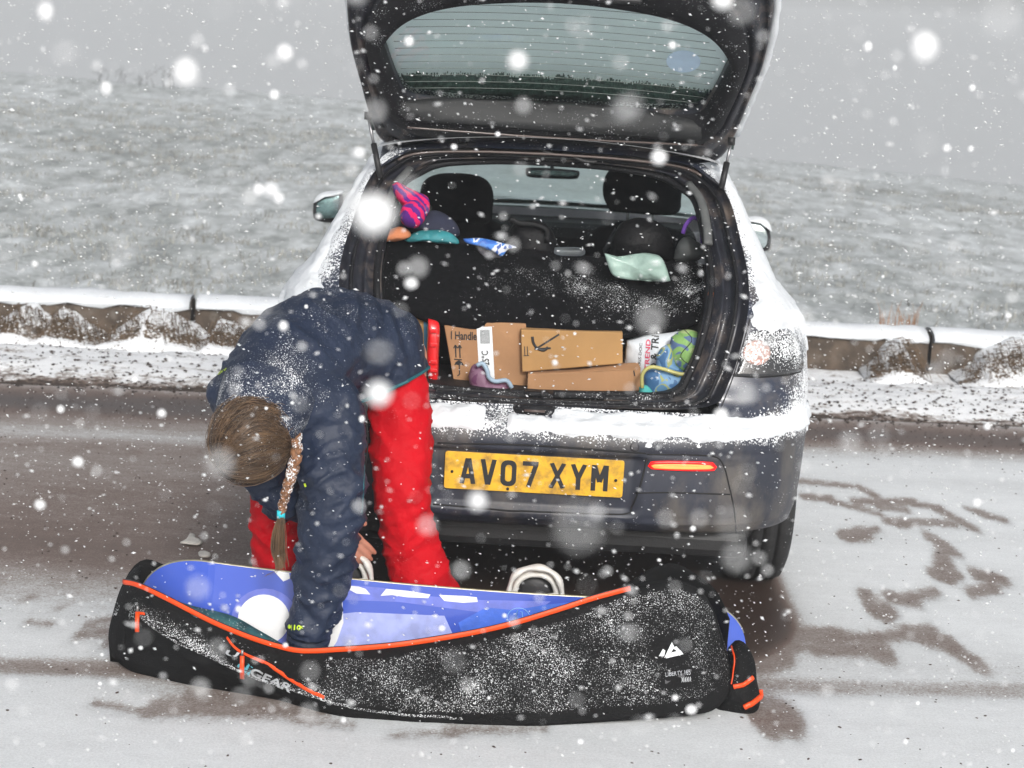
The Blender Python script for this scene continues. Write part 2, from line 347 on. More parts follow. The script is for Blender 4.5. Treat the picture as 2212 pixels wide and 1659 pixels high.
def make_road():
    xs = np.concatenate([np.linspace(-60, -3.3, 30)[:-1], np.arange(-3.3, 3.3, .014), np.linspace(3.3, 60, 30)])
    bs = np.concatenate([np.linspace(-7, -1.3, 12)[:-1], np.arange(-1.3, 1.2, .016), np.arange(1.2, 3.42, .03)])
    A, B = np.meshgrid(xs, bs); X = A*math.cos(RDIR)-B*math.sin(RDIR); Y = A*math.sin(RDIR)+B*math.cos(RDIR)
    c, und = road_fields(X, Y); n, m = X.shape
    Z = .006*c
    xf, yf, zf = X.ravel(), Y.ravel(), Z.ravel()
    V = np.stack([xf, yf, zf], 1)
    idx = np.arange(n*m).reshape(n, m); q = np.stack([idx[:-1, :-1], idx[:-1, 1:], idx[1:, 1:], idx[1:, :-1]], -1).reshape(-1, 4)
    me = bpy.data.meshes.new('road'); me.vertices.add(len(V)); me.vertices.foreach_set('co', V.ravel()); me.loops.add(len(q)*4); me.polygons.add(len(q))
    me.loops.foreach_set('vertex_index', q.ravel().astype(np.int32)); me.polygons.foreach_set('loop_start', np.arange(0, len(q)*4, 4, dtype=np.int32)); me.update()
    me.polygons.foreach_set('use_smooth', [True]*len(q))
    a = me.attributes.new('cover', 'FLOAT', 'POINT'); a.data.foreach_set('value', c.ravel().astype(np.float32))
    a = me.attributes.new('bare', 'FLOAT', 'POINT'); a.data.foreach_set('value', und.ravel().astype(np.float32))
    m_ = bpy.data.materials.new('slushy_road'); m_.use_nodes = True; t = m_.node_tree; N = t.nodes; L = t.links; b = N['Principled BSDF']
    at = N.new('ShaderNodeAttribute'); at.attribute_name = 'cover'; ab_ = N.new('ShaderNodeAttribute'); ab_.attribute_name = 'bare'
    tc = N.new('ShaderNodeTexCoord')
    def nois(scale, det, amt, st=None, rough=.6):
        mp = N.new('ShaderNodeMapping'); L.new(tc.outputs['Object'], mp.inputs[0])
        if st: mp.inputs['Scale'].default_value = st
        n_ = N.new('ShaderNodeTexNoise'); n_.inputs['Scale'].default_value = scale; n_.inputs['Detail'].default_value = det; n_.inputs['Roughness'].default_value = rough; L.new(mp.outputs[0], n_.inputs[0])
        s = N.new('ShaderNodeMath'); s.operation = 'SUBTRACT'; L.new(n_.outputs[0], s.inputs[0]); s.inputs[1].default_value = .5
        k = N.new('ShaderNodeMath'); k.operation = 'MULTIPLY'; L.new(s.outputs[0], k.inputs[0]); k.inputs[1].default_value = amt; return k.outputs[0]
    def add(x, y):
        k = N.new('ShaderNodeMath'); k.operation = 'ADD'; L.new(x, k.inputs[0]); L.new(y, k.inputs[1]); return k.outputs[0]
    tot = add(nois(150, 4, .62, None, .7), nois(2.2, 8, .36, (.6, 1.7, 1), .68))
    tot = add(tot, nois(14, 6, .22, (.8, 1.5, 1), .7))
    inv = N.new('ShaderNodeMath'); inv.operation = 'MULTIPLY_ADD'; L.new(ab_.outputs['Fac'], inv.inputs[0]); inv.inputs[1].default_value = -.8; inv.inputs[2].default_value = 1
    k = N.new('ShaderNodeMath'); k.operation = 'MULTIPLY'; L.new(tot, k.inputs[0]); L.new(inv.outputs[0], k.inputs[1])
    f = add(at.outputs['Fac'], k.outputs[0])
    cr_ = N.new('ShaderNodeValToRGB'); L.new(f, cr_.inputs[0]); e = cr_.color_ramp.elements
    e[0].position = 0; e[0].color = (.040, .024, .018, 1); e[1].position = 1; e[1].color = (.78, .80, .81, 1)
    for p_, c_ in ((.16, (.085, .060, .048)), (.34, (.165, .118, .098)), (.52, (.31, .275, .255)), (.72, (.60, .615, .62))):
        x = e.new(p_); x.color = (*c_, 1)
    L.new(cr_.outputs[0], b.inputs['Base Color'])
    mr = N.new('ShaderNodeMapRange'); mr.inputs[1].default_value = .1; mr.inputs[2].default_value = .5; mr.inputs[3].default_value = .45; mr.inputs[4].default_value = .85; L.new(f, mr.inputs[0]); L.new(mr.outputs[0], b.inputs['Roughness'])
    bp = N.new('ShaderNodeBump'); bp.inputs['Strength'].default_value = .5; bp.inputs['Distance'].default_value = .006; L.new(f, bp.inputs['Height']); L.new(bp.outputs[0], b.inputs['Normal'])
    me.materials.append(m_); o = bpy.data.objects.new('road', me); C.objects.link(o); return tagS(o)
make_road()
# verge of snow over gravelly earth
def groundmat(name, cols, sc1, st, sc2, amt2, bias, bump=.6, bdist=.01):
    m_ = bpy.data.materials.new(name); m_.use_nodes = True; t = m_.node_tree; N = t.nodes; L = t.links; b = N['Principled BSDF']; b.inputs['Roughness'].default_value = .9; b.inputs['Specular IOR Level'].default_value = .2
    tc = N.new('ShaderNodeTexCoord'); at = N.new('ShaderNodeAttribute'); at.attribute_name = 'snow'
    mp = N.new('ShaderNodeMapping'); L.new(tc.outputs['Object'], mp.inputs[0]); mp.inputs['Scale'].default_value = st
    n1 = N.new('ShaderNodeTexNoise'); n1.inputs['Scale'].default_value = sc1; n1.inputs['Detail'].default_value = 8; n1.inputs['Roughness'].default_value = .62; L.new(mp.outputs[0], n1.inputs[0])
    n2 = N.new('ShaderNodeTexNoise'); n2.inputs['Scale'].default_value = sc2; n2.inputs['Detail'].default_value = 4; L.new(tc.outputs['Object'], n2.inputs[0])
    a = N.new('ShaderNodeMath'); a.operation = 'MULTIPLY_ADD'; L.new(n2.outputs[0], a.inputs[0]); a.inputs[1].default_value = amt2; L.new(n1.outputs[0], a.inputs[2])
    c = N.new('ShaderNodeMath'); c.operation = 'ADD'; L.new(a.outputs[0], c.inputs[0]); L.new(at.outputs['Fac'], c.inputs[1])
    d = N.new('ShaderNodeMapRange'); d.inputs[1].default_value = bias-.2; d.inputs[2].default_value = bias+.2; L.new(c.outputs[0], d.inputs[0])
    r = N.new('ShaderNodeValToRGB'); L.new(d.outputs[0], r.inputs[0]); e = r.color_ramp.elements; e[0].color = (*cols[0], 1); e[1].color = (*cols[-1], 1)
    for i, cc in enumerate(cols[1:-1]):
        x = e.new((i+1)/(len(cols)-1)); x.color = (*cc, 1)
    L.new(r.outputs[0], b.inputs['Base Color'])
    bp = N.new('ShaderNodeBump'); bp.inputs['Strength'].default_value = bump; bp.inputs['Distance'].default_value = bdist; L.new(d.outputs[0], bp.inputs['Height']); L.new(bp.outputs[0], b.inputs['Normal'])
    return m_
VERGE = groundmat('verge_snow', [(.06, .046, .038), (.15, .11, .09), (.42, .39, .37), (.80, .81, .82), (.84, .85, .86)], 9, (.7, 1.3, 1), 38, .5, .75)
rows, at = [], []
def verge_z(a, b): 
    z = -.004+.035*sstep(3.38, 3.8, b)-.05*sstep(4.0, 4.7, b)-.25*sstep(4.95, 5.6, b)
    return z+.018*nz((a, b, 0), 2.2)*sstep(3.38, 3.7, b)+.010*nz((a, b, 4), 9)*sstep(3.4, 3.8, b)
bsv = list(np.arange(3.3, 5.7, .045)); asv = list(np.linspace(-60, -6, 30))+list(np.arange(-5.9, 6, .045))+list(np.linspace(6.1, 60, 30))
for b_ in bsv:
    r = []
    for a_ in asv:
        x, y = xy(a_, b_); r.append(Vector((x, y, verge_z(a_, b_)))); n_ = nz((a_*.8, b_*2, 7), 1.2)
        at.append(-.16*(1-sstep(3.33, 3.62, b_+.12*n_))+.26*sstep(3.38, 3.75, b_+.1*n_)+.05*n_-.1)
    rows.append(r)
V, F = gridVF(rows); vg = tagS(mesh('verge', V, F, VERGE, attr=at))
# moor field falling away to a crest
CREST = [P(-600, 78, 40), P(0, 155, 40), P(300, 182, 40), P(750, 215, 40), P(1200, 285, 40), P(1600, 345, 40), P(1900, 375, 40), P(2212, 412, 40), P(2700, 475, 40)]
cxs = [p.x/45 for p in CREST]; czs = [p.z for p in CREST]
def field_z(x, y):
    d = y+4.88; k = interp(x/max(6, d), cxs, czs); t = (y-5.3)/34.7
    if t <= 1: z = -.22+(k+.22)*t+.30*t*(1-t)
    else: z = k-.9*(y-40)*.06-.0006*(y-40)**2
    return max(z, -34)+(.05*nz((x, y, 0), 1.3, 4)+.035*nz((x, y, 3), 4.5, 2))*min(1, d/10)*(1 if y < 60 else 2.5)
FIELD = groundmat('moor', [(.25, .265, .26), (.35, .37, .365), (.45, .47, .47), (.54, .565, .57), (.66, .69, .70)], 4.5, (.75, .30, 1), 13, .45, .74, bump=.3, bdist=.04)  # pale ramp colours also stand in for haze over the hillside
ys = list(5.3+np.linspace(0, 1, 150)**1.5*37)+[43, 45, 48, 52, 57, 63, 70, 80, 95, 115, 140, 170, 210, 260, 320, 380]
rows = []; at = []
for y in ys:
    hw = 4+(y+4.9)*.75 if y < 43 else 60+(y-43)*.95
    r = []
    for k in range(181):
        x = -hw+2*hw*k/180; r.append(Vector((x, y, field_z(x, y)))); at.append(.10*nz((x, y*1.0, 5), .25, 3))
    rows.append(r)
V, F = gridVF(rows); tagS(mesh('moor_field', V, F, FIELD, attr=at))
# the one broad sheet under everything
rows = []
for y in list(np.linspace(-380, -8, 10))+[-6.5, 0, 5.0, 5.35]+[5.6, 8, 12, 20, 30, 40, 50, 60, 75, 100, 140, 200, 280, 380]:
    r = []
    for x in [-380, -200, -100, -60, -30, -15, -8, -4, 0, 4, 8, 15, 30, 60, 100, 200, 380]:
        if y < 5.1: z = -.06
        else: z = field_z(x, y)-.9
        r.append(Vector((x, y, z)))
    rows.append(r)
V, F = gridVF(rows); tagS(mesh('ground', V, F, FIELD, attr=[.10]*len(V)))
# grass tufts on the moor
GRASS = mat('dead_grass', (.27, .27, .25), .9, var=.4, vs=3, bump=.1); GRASSO = mat('orange_grass', (.36, .17, .07), .85, var=.3, bump=.1)
def blades(n, fx, h, wd, lean=.5):
    V, F = [], []
    for i in range(n):
        x, y, z, s = fx(); hh = h*s*random.uniform(.5, 1.2); an = random.uniform(0, 6.28); ln = random.uniform(.1, lean)*hh
        dx, dy = math.cos(an)*ln, math.sin(an)*ln; w_ = wd*s; a2 = random.uniform(0, 3.14); wx, wy = math.cos(a2)*w_, math.sin(a2)*w_
        k = len(V); V += [(x-wx, y-wy, z-.02), (x+wx, y+wy, z-.02), (x+wx*.7+dx*.4, y+wy*.7+dy*.4, z+hh*.6), (x-wx*.7+dx*.4, y-wy*.7+dy*.4, z+hh*.6), (x+dx, y+dy, z+hh*.9)]
        F += [(k, k+1, k+2, k+3), (k+3, k+2, k+4)]
    return V, F
cl = []
for i in range(1500):
    y = 5.7+random.random()**1.6*26; hw = 2.5+(y+4.9)*.34; x = random.uniform(-hw, hw)
    if nz((x, y, 5), .25, 3) < random.uniform(-.3, .35): cl.append((x, y))
def gf():
    c_ = random.choice(cl); x = c_[0]+random.gauss(0, .16); y = c_[1]+random.gauss(0, .08); return x, y, field_z(x, y), random.uniform(.6, 1.3)*(1+y/40)
V, F = blades(18000, gf, .045, .006, 1.4); tag(mesh('moor_grass', V, F, GRASS, smooth=False), kind='stuff')
# dark weeds standing on the crest
DARKW = mat('dark_weed', (.06, .06, .055), .9, bump=.1)
for (u, v, h, s) in [(225, 178, .35, .12), (262, 172, .5, .10), (322, 180, .50, .14), (372, 172, .65, .10), (300, 186, .35, .1)]:
    p = P(u, v+6, 39.0); p.z = field_z(p.x, p.y)
    parts = []
    for i in range(3):
        q = p+Vector((random.gauss(0, s), random.gauss(0, .1), 0)); hh = h*random.uniform(.45, 1.1)
        parts.append(tubeVF([q-Vector((0, 0, .1)), q+Vector((random.gauss(0, .05), 0, hh*.5)), q+Vector((random.gauss(0, .12), 0, hh))], [.009, .006, .003], 4))
        for k in range(3):
            z_ = hh*random.uniform(.4, 1); parts.append(tubeVF([q+Vector((0, 0, z_*.9)), q+Vector((random.gauss(0, .12), random.gauss(0, .1), z_+.05))], [.006, .003], 3))
    V, F = joinVF(parts)
    lab = {225: 'small dark weed on the far crest, nearest the left edge of the photo', 262: 'taller dark weed clump on the far crest, second from the left', 322: 'low weed clump on the far crest beside the tallest one', 372: 'tallest dark weed standing on the far crest', 300: 'shortest dark weed tuft on the far crest'}[u]
    tag(mesh('weed', V, F, DARKW, smooth=False), lab, 'weed', 'weeds on the crest')
# orange grass tuft behind the barrier
def og():
    c_ = random.choice([(1925, 700), (1942, 704), (1957, 700), (1970, 706), (1950, 706), (1905, 706)]); p = P(c_[0]+random.gauss(0, 5), 706, 5.35); return p.x, p.y+random.uniform(-.02, .05), .10, random.uniform(.7, 1.2)
V, F = blades(90, og, .22, .0022, .35); tag(mesh('grass_tuft', V, F, GRASSO, smooth=False), 'dry orange grass tuft standing up behind the barrier beam', 'grass tuft')
# ------------------------------------------------------------------ low barrier of beams with snow caps
BEAM = mat('muddy_beam', (.075, .055, .04), .9, var=.5, vs=12, bump=.8, bs=60, dirt=(.16, .14, .12), dirt_scale=10, dirt_amt=.2)
def beam(a0, a1, label, jog=0):
    x, y = xy((a0+a1)/2, 4.93); t = thing('barrier_beam', label, 'barrier', (x, y, 0), 'low beams of the roadside barrier')
    prof = [(-.11, -.05), (-.115, .06), (-.11, .15), (-.08, .20), (-.03, .215), (.05, .215), (.09, .19), (.11, .13), (.11, -.05)]
    rows = []; n = 40
    for k in range(n+1):
        a_ = a0+(a1-a0)*k/n; r = []
        e = 0.0 if 0 < k < n else .012
        for pb, pz in prof:
            q = xy(a_, 4.93+jog+pb*(1-e*6)); r.append(Vector((q[0], q[1], (pz-.0)*(1-e)+.012*nz((a_, pb*3, pz*3), 3))))
        rows.append(r)
    V, F = gridVF(rows); m = len(prof); F += [tuple(range(m)), tuple(reversed([n*m+k for k in range(m)]))]
    mesh('beam', V, F, BEAM, t)
    prof = [(-.122, .166), (-.133, .174), (-.133, .186), (-.115, .205), (-.07, .226), (0, .235), (.07, .228), (.115, .2), (.12, .15)]
    rows = []
    for k in range(n+1):
        a_ = a0+.006+(a1-a0-.012)*k/n; r = []
        for i, (pb, pz) in enumerate(prof):
            q = xy(a_, 4.93+jog+pb); r.append(Vector((q[0], q[1], pz+.012*nz((a_*2, pb*3, pz*3+4), 3)+(random.uniform(-.02, .012) if i == 0 else 0))))
        rows.append(r)
    V, F = gridVF(rows); F += [tuple(range(m)), tuple(reversed([n*m+k for k in range(m)]))]
    mesh('snow_cap', V, F, SNOW, t)
jl = ab(-1.946, 4.87)[0]; jr = ab(2.25, 5.03)[0]
beam(jl-3.9, jl-.012, 'long barrier beam with snow cap running out of the left of the photo')
beam(jl+.012, jl+2.09, 'snow-capped barrier beam just left of the car, right of the dark joint', .012)
beam(jl+2.114, jr-.012, 'snow-capped barrier beam right of the car, with the orange grass behind')
beam(jr+.012, jr+3.9, 'barrier beam beyond the dark joint at the far right of the photo', .01)
# grassy earth mounds against the barrier
MOUND = mat('mound_earth', (.12, .08, .048), .95, var=.5, vs=30, bump=1, bs=70, snow=True, snow_scale=60)
def mound(u0, u1, vtop, ub, vb, label, side=1):
    a, b = P(u0, vb, 4.55), P(u1, vb, 4.55); top = P(ub, vtop, 4.78); top.z = max(top.z, .05)
    t = thing('grass_mound', label, 'mound', ((a.x+b.x)/2, 4.6, 0), 'grassy mounds against the barrier')
    rows, at = [], []; n, m = 44, 22
    for i in range(n+1):
        f = i/n; x = a.x+(b.x-a.x)*f; pk = (top.x-a.x)/(b.x-a.x)
        e = (f/pk) if f < pk else (1-f)/(1-pk); hgt = (top.z+.0)*(sstep(0, 1.05, e)**.8)
        r = []
        for j in range(m+1):
            g = j/m; yy = 4.40+(4.84-4.40)*g; hh = .86*hgt*(sstep(0, .85, g)**.7)*(1 if g < .95 else .98)
            z = hh+.03-.03*(1-e)+.010*nz((x, yy, 2), 7, 3)*sstep(0, .3, min(e, g*3)); sk = x+.10*g*nz((x, 0, 0), 3)
            ya = yy+math.tan(RDIR)*x
            r.append(Vector((sk, ya, z if g > 0 and 0 < f < 1 else -.01)))
            at.append(.42 if (g > .50+.22*nz((x, 1, 1), 7) or g < .15) else .19+.40*max(0, nz((x*3, yy, 8), 5))+.10*sstep(.45, .7, g))
        rows.append(r)
    V, F = gridVF(rows); mesh('earth', V, F, MOUND, t, attr=at)
    V2, F2 = [], []
    parts = []
    for i in range(170):
        f = random.random(); x = a.x+(b.x-a.x)*(.08+.84*f); pk = (top.x-a.x)/(b.x-a.x); ff = .08+.84*f
        e = (ff/pk) if ff < pk else (1-ff)/(1-pk); hgt = top.z*(sstep(0, 1.05, e)**.8); g = random.uniform(.25, .75)
        yy = 4.40+.44*g; zz = hgt*(sstep(0, .85, g)**.7)+.03; p = Vector((x, yy+math.tan(RDIR)*x, zz))
        dx = random.gauss(.03, .03); parts.append(tubeVF([p, p+Vector((dx*.5, -.03, .012)), p+Vector((dx, -.07, -.02-.04*random.random()))], [.0028, .0024, .001], 3, caps=False))
    V, F = joinVF(parts); tag(mesh('grass', V, F, MOUND, t, smooth=False), kind='stuff')
mound(-40, 150, 648, 70, 712, 'low snowy grass mound at the left edge of the photo')
mound(70, 245, 664, 150, 715, 'second grass mound from the left, against the barrier')
mound(212, 465, 655, 345, 730, 'largest brown grass mound, leaning on the barrier left of its joint')
mound(440, 590, 690, 482, 735, 'low snowy mound behind the bending person, below the barrier')
mound(1875, 2022, 738, 1950, 795, 'shaggy grass mound right of the car beside the dark joint')
mound(2085, 2290, 738, 2215, 800, 'brown grass mound at the right edge of the photo')
# stones and clods in the verge
STONE = mat('wet_clods', (.045, .032, .026), .8, var=.5, bump=.4)
def lumpsVF(n, pos, size):
    parts = []
    ico = [(0, 0, 1), (.9, 0, .3), (.28, .85, .3), (-.72, .53, .3), (-.72, -.53, .3), (.28, -.85, .3), (0, 0, -.6)]
    fc = [(0, 1, 2), (0, 2, 3), (0, 3, 4), (0, 4, 5), (0, 5, 1), (6, 2, 1), (6, 3, 2), (6, 4, 3), (6, 5, 4), (6, 1, 5)]
    for i in range(n):
        p = pos(); s = size(); an = random.uniform(0, 6.28); c_, s_ = math.cos(an), math.sin(an); sx, sy, sz = s*random.uniform(.7, 1.6), s*random.uniform(.6, 1.1), s*random.uniform(.4, .8)
        parts.append(([Vector((p[0]+(x*sx*c_-y*sy*s_), p[1]+(x*sx*s_+y*sy*c_), p[2]+z*sz)) for x, y, z in ico], fc))
    return joinVF(parts)
def vpos():
    a_ = random.uniform(-3.6, 3.6); b_ = 3.25+abs(random.gauss(0, .42))+.05
    if random.random() < .35: b_ = random.uniform(3.3, 4.6)
    x, y = xy(a_, b_); return (x, y, (verge_z(a_, b_) if b_ > 3.38 else .006)+.002)
V, F = lumpsVF(2600, vpos, lambda: random.uniform(.004, .013)); tag(mesh('clods', V, F, STONE), kind='stuff')
GRIT = mat('slush_crumbs', (.62, .64, .66), .8, var=.3, bump=.3); DARKG = mat('wet_grit', (.07, .05, .042), .7, var=.4, bump=.3)
def gpos():
    x, y = random.uniform(-2.2, 2.4), -1.15+random.random()**1.3*4.2; return (x, y, .004)
V, F = lumpsVF(5200, gpos, lambda: random.uniform(.0012, .0038)); tag(mesh('slush_crumbs', V, F, GRIT), kind='stuff')
def gpos2():
    a_ = random.uniform(-3.4, 3.4); b_ = 3.3-abs(random.gauss(0, .35)) if random.random() < .6 else random.uniform(-1, 2.5); x, y = xy(a_, b_); return (x, y, .005)
V, F = lumpsVF(2600, gpos2, lambda: random.uniform(.002, .0065)); tag(mesh('grit', V, F, DARKG), kind='stuff')
LITTER = mat('pale_ice', (.60, .57, .52), .6, var=.2, bump=.3)
for (o_, lab, nm, ct) in [([(388, 1180), (402, 1172), (410, 1160), (420, 1162), (424, 1172), (438, 1178), (430, 1184), (410, 1183)], 'crumpled pale leaf lying on the wet road above the bag', 'fallen_leaf', 'leaf'),
                     ([(428, 1202), (440, 1199), (452, 1202), (454, 1209), (440, 1210), (430, 1208)], 'small white lump of ice on the road next to the board tip', 'ice_lump', 'ice')]:
    c_ = G(sum(p[0] for p in o_)/len(o_), sum(p[1] for p in o_)/len(o_)); pts = [G(*p) for p in o_]
    pillow_pts = [Vector((p.x, p.y, .012)) for p in pts]
    tag(pillow(nm, pillow_pts, (c_.x, c_.y, .012), .008, LITTER, nax=Vector((0, 0, 1)), noi=.004, ns=40, res=20, nr=4), lab, ct)
# ------------------------------------------------------------------ THE CAR
car = thing('hatchback_car', 'dark navy hatchback with its tailgate open and snow on its shoulders', 'car', (0, 2.1, 0))
WZ = ([.2, .3, .45, .62, .77, .88, .93, .98, 1.05, 1.15, 1.26, 1.36, 1.41], [.806, .825, .836, .846, .849, .838, .822, .787, .725, .682, .632, .585, .548])
def Wd(z): return interp(z, *WZ)
OC = [(0, .10, .715), (.30, .10, .722), (.46, .102, .732), (.53, .113, .755), (.555, .14, .80), (.580, .164, .87), (.607, .22, 1.0), (.616, .345, 1.093), (.600, .48, 1.19), (.572, .637, 1.302), (.523, .715, 1.359), (.45, .765, 1.393), (.25, .785, 1.408), (0, .79, 1.412)]
rs = catmull(OC, 90)
sidepts = [p for p in rs if p.x > .44 and p.z > .754]
zs_ = [p.z for p in sidepts]; XO = lambda z: interp(z, zs_, [p.x for p in sidepts]); YO = lambda z: interp(z, zs_, [p.y for p in sidepts])
def quarter(z, t, s=1):
    zz = min(max(z, .756), 1.392); xo, yo = XO(zz), YO(zz); wv = Wd(z)
    p0 = Vector((xo, yo, z)); p1 = Vector((xo+.62*(wv-xo), yo+.015, z)); p2 = Vector((wv, yo+.10, z)); p3 = Vector((wv, yo+.50, z))
    q = p0*(1-t)**3+p1*3*t*(1-t)**2+p2*3*t*t*(1-t)+p3*t**3
    q.x *= s; return q
parts = []; atr = []
for s in (1, -1):
    rows = []
    for k in range(44):
        z = .70+(1.40-.70)*k/43; r = []
        for j in range(25):
            p = quarter(z, j/24, s); r.append(p)
        yo = r[-1].y; wv = Wd(z); yf = 3.85 if z < .97 else 3.2-(z-.97)*2.3
        for j in range(1, 18):
            f = j/17; y = yo+(yf-yo)*f; tp = 1-.10*max(0, (y-2.6)/1.25)**2; r.append(Vector((s*wv*tp, y, z)))
        rows.append(r)
        # speckled snow grows towards shoulders and the side
        for j, p in enumerate(r):
            f = abs(p.x)/Wd(z) if j < 25 else 1
            atr.append(.02+.34*sstep(.80, 1.0, f)+(.10 if z > .95 else 0)+(.20*sstep(.76, .71, z)*sstep(.5, .9, f)))
    V, F = gridVF(rows); parts.append((V, F if s == 1 else flip(F)))
# sides below
for s in (1, -1):
    rows = []
    for k in range(14):
        r = []
        for j in range(60):
            y = .45+(3.85-.45)*j/59; zl = .2
            for wy in (.87, 3.51):
                if abs(y-wy) < .345: zl = max(zl, .305+math.sqrt(.345**2-(y-wy)**2))
            if y < .53: zl = max(zl, .40)
            z = zl+(.70-zl)*k/13; tp = 1-.10*max(0, (y-2.6)/1.25)**2
            r.append(Vector((s*Wd(z)*tp, y, z)))
        rows.append(r); atr += [.25+.10*(r_.z > .5) for r_ in r]
    V, F = gridVF(rows); parts.append((V, F if s == 1 else flip(F)))
# roof
rows = []
for k in range(24):
    f = k/23; y = .79+f*1.42; r = []
    for j in range(25):
        g = -1+2*j/24; wv = .55; x = g*wv; z = 1.40+.055*(1-g*g)**.8; z -= .02*(f**3)
        yy = y if k else OC[-1][1]-.0*(g) ; 
        if k == 0: yy = interp(abs(x), [0, .25, .45, .55], [.79, .785, .765, .68]); z = interp(abs(x), [0, .25, .45, .55], [1.412, 1.408, 1.393, 1.33])+.004
        r.append(Vector((x, yy, z)))
    rows.append(r); atr += [.05 if k < 3 else .5]*25
V, F = gridVF(rows); parts.append((V, F))
# bonnet and nose
rows = []
for k in range(20):
    f = k/19; y = 3.02+f*1.38; r = []
    for j in range(21):
        g = -1+2*j/20; hw = .79*(1-.10*f)*(1-.12*f**4); z = .985-.16*f**1.6-.35*max(0, f-.85)/.15*.9+.03*(1-g*g)-(.06 if abs(g) == 1 else 0)
        r.append(Vector((g*hw, y-.18*f*g*g, z)))
    rows.append(r); atr += [.45]*21
rows.append([Vector((p.x, p.y-.02, .22)) for p in rows[-1]]); atr += [.1]*21
V, F = gridVF(rows); parts.append((V, F))
V, F = joinVF(parts); body = mesh('body', V, F, PAINT, car, attr=atr)
body_b = bvh_of(body)
# bumper
PLAN = catmull([(0, 0, 0), (.3, .004, 0), (.5, .022, 0), (.65, .065, 0), (.76, .145, 0), (.83, .26, 0), (.862, .41, 0), (.870, .60, 0)], 60)
def plan(s): 
    f = s*59; i = min(58, int(f)); return PLAN[i].lerp(PLAN[i+1], f-i)
BR = [(.716, .100), (.705, .088), (.690, .055), (.676, .024), (.662, .010), (.645, .003), (.630, .0), (.617, .0), (.611, .003), (.604, .0)]+[(.604-.0115*k, -.004*math.sin(k/16*math.pi)) for k in range(1, 17)]+[(.412, .003), (.402, .006), (.396, .010), (.390, .02), (.378, .03), (.366, .045), (.360, .10), (.362, .30)]
def bump_pt(s, z, ins):
    p = plan(abs(s)); g = 1-abs(s)**2.2; x, y = p.x, p.y
    tz = interp(abs(s), [0, .72, 1], [0, 0, .05])*sstep(.5, .38, z)
    x = x*(Wd(z)/.870)-ins*abs(s)**3*.2; y = y+ins*g+.02*sstep(.5, .36, z)*(1-g)
    # number plate recess with slanted sides
    ax = x; rx = .300+.10*(z-.5)
    rec = sstep(rx+.012, rx-.012, ax)*sstep(.600, .594, z)*sstep(.418, .428, z); y += .026*rec
    # raised fog lamp panel
    fp = sstep(.30, .318, ax)*sstep(.60, .585, ax)*sstep(.595, .588, z)*sstep(.40, .41, z); y += .006*fp
    return Vector((x*(1 if s >= 0 else -1), y, z+tz))
rows = []; atr = []
for z, ins in BR:
    r = []
    for j in range(161):
        s = -1+j/80; r.append(bump_pt(s, z, ins)); f = abs(s)
        atr.append(.0+.36*sstep(.62, 1.0, f)+.25*sstep(.62, .66, z))
    rows.append(r)
V, F = gridVF(rows); bumper = mesh('bumper', V, flip(F), DIRTY, car, attr=atr); bb = bvh_of(bumper)
V = bumper.data.vertices
GAP = mat('panel_gap', (.008, .008, .009), .8, bump=0)
line('panel_seam', [(945, 957), (1150, 962), (1395, 979)], .0028, bb, GAP, bumper)
line('panel_seam', [(1397, 982), (1470, 982), (1540, 986), (1562, 1003), (1575, 1050), (1586, 1100), (1590, 1152)], .0022, bb, GAP, bumper)
line('panel_seam', [(1372, 1065), (1450, 1064), (1577, 1068)], .0022, bb, GAP, bumper)
line('panel_seam', [(935, 1090), (1100, 1103), (1340, 1112), (1362, 1100), (1380, 1060), (1398, 990)], .003, bb, GAP, bumper)
decal('tow_cover', [(1371+9*math.cos(a*.5), 965+9*math.sin(a*.5)) for a in range(12)], bb, DIRTY, bumper, off=.001, thick=.001)
line('tow_cover_rim', [(1371+9*math.cos(a*.4833), 966+9*math.sin(a*.4833)) for a in range(14)], .0011, bb, GAP, bumper, n=30)
# snow lying on the bumper shelf
def snow_sheet(name, rows, th, parent, m=SNOW, seed=0, rag=.006, rs_=30):
    """a layer th(i,j) thick over a surface grid; it sinks below the surface where th is negative"""
    n, k = len(rows), len(rows[0]); out = []
    for i in range(n):
        r = []
        for j in range(k):
            a = rows[min(i+1, n-1)][j]-rows[max(i-1, 0)][j]; b = rows[i][min(j+1, k-1)]-rows[i][max(j-1, 0)][j*0:] if False else rows[i][min(j+1, k-1)]-rows[i][max(j-1, 0)]
            nn = a.cross(b)
            if nn.length < 1e-9: nn = Vector((0, 0, 1))
            nn.normalize()
            if nn.dot(CAM-rows[i][j]) < 0: nn = -nn
            p = rows[i][j]; t = th(i/(n-1), j/(k-1), p)+rag*nz(p+Vector((seed, 0, 0)), rs_, 4)
            r.append(p+nn*max(t, -.006))
        out.append(r)
    V, F = gridVF(out); return mesh(name, V, F, m, parent)
rows = []
for i in range(26):
    f = i/25; z = interp(f, [0, .25, .6, 1], [.712, .694, .668, .628]); ins = interp(z, [q[0] for q in reversed(BR)], [q[1] for q in reversed(BR)])
    rows.append([bump_pt(-.99+1.98*j/260, z, ins) for j in range(261)])
def th(i, j, p):
    ed = min(sstep(0, .14, i), 1-sstep(.56+.14*nz(p, 9), .84, i)); t = .012*ed-.007*(1-ed)
    if -.145 < p.x < .045 and i < .30+.1*nz(p, 20): t = -.01
    if abs(p.x+.115) < .035 and i < 1: t -= .02
    t -= (.034+.02*nz(p, 30))*sstep(.84, .97, abs(2*j-1))
    return t
snow_sheet('snow_cover', rows, th, bumper, rag=.012, rs_=17)
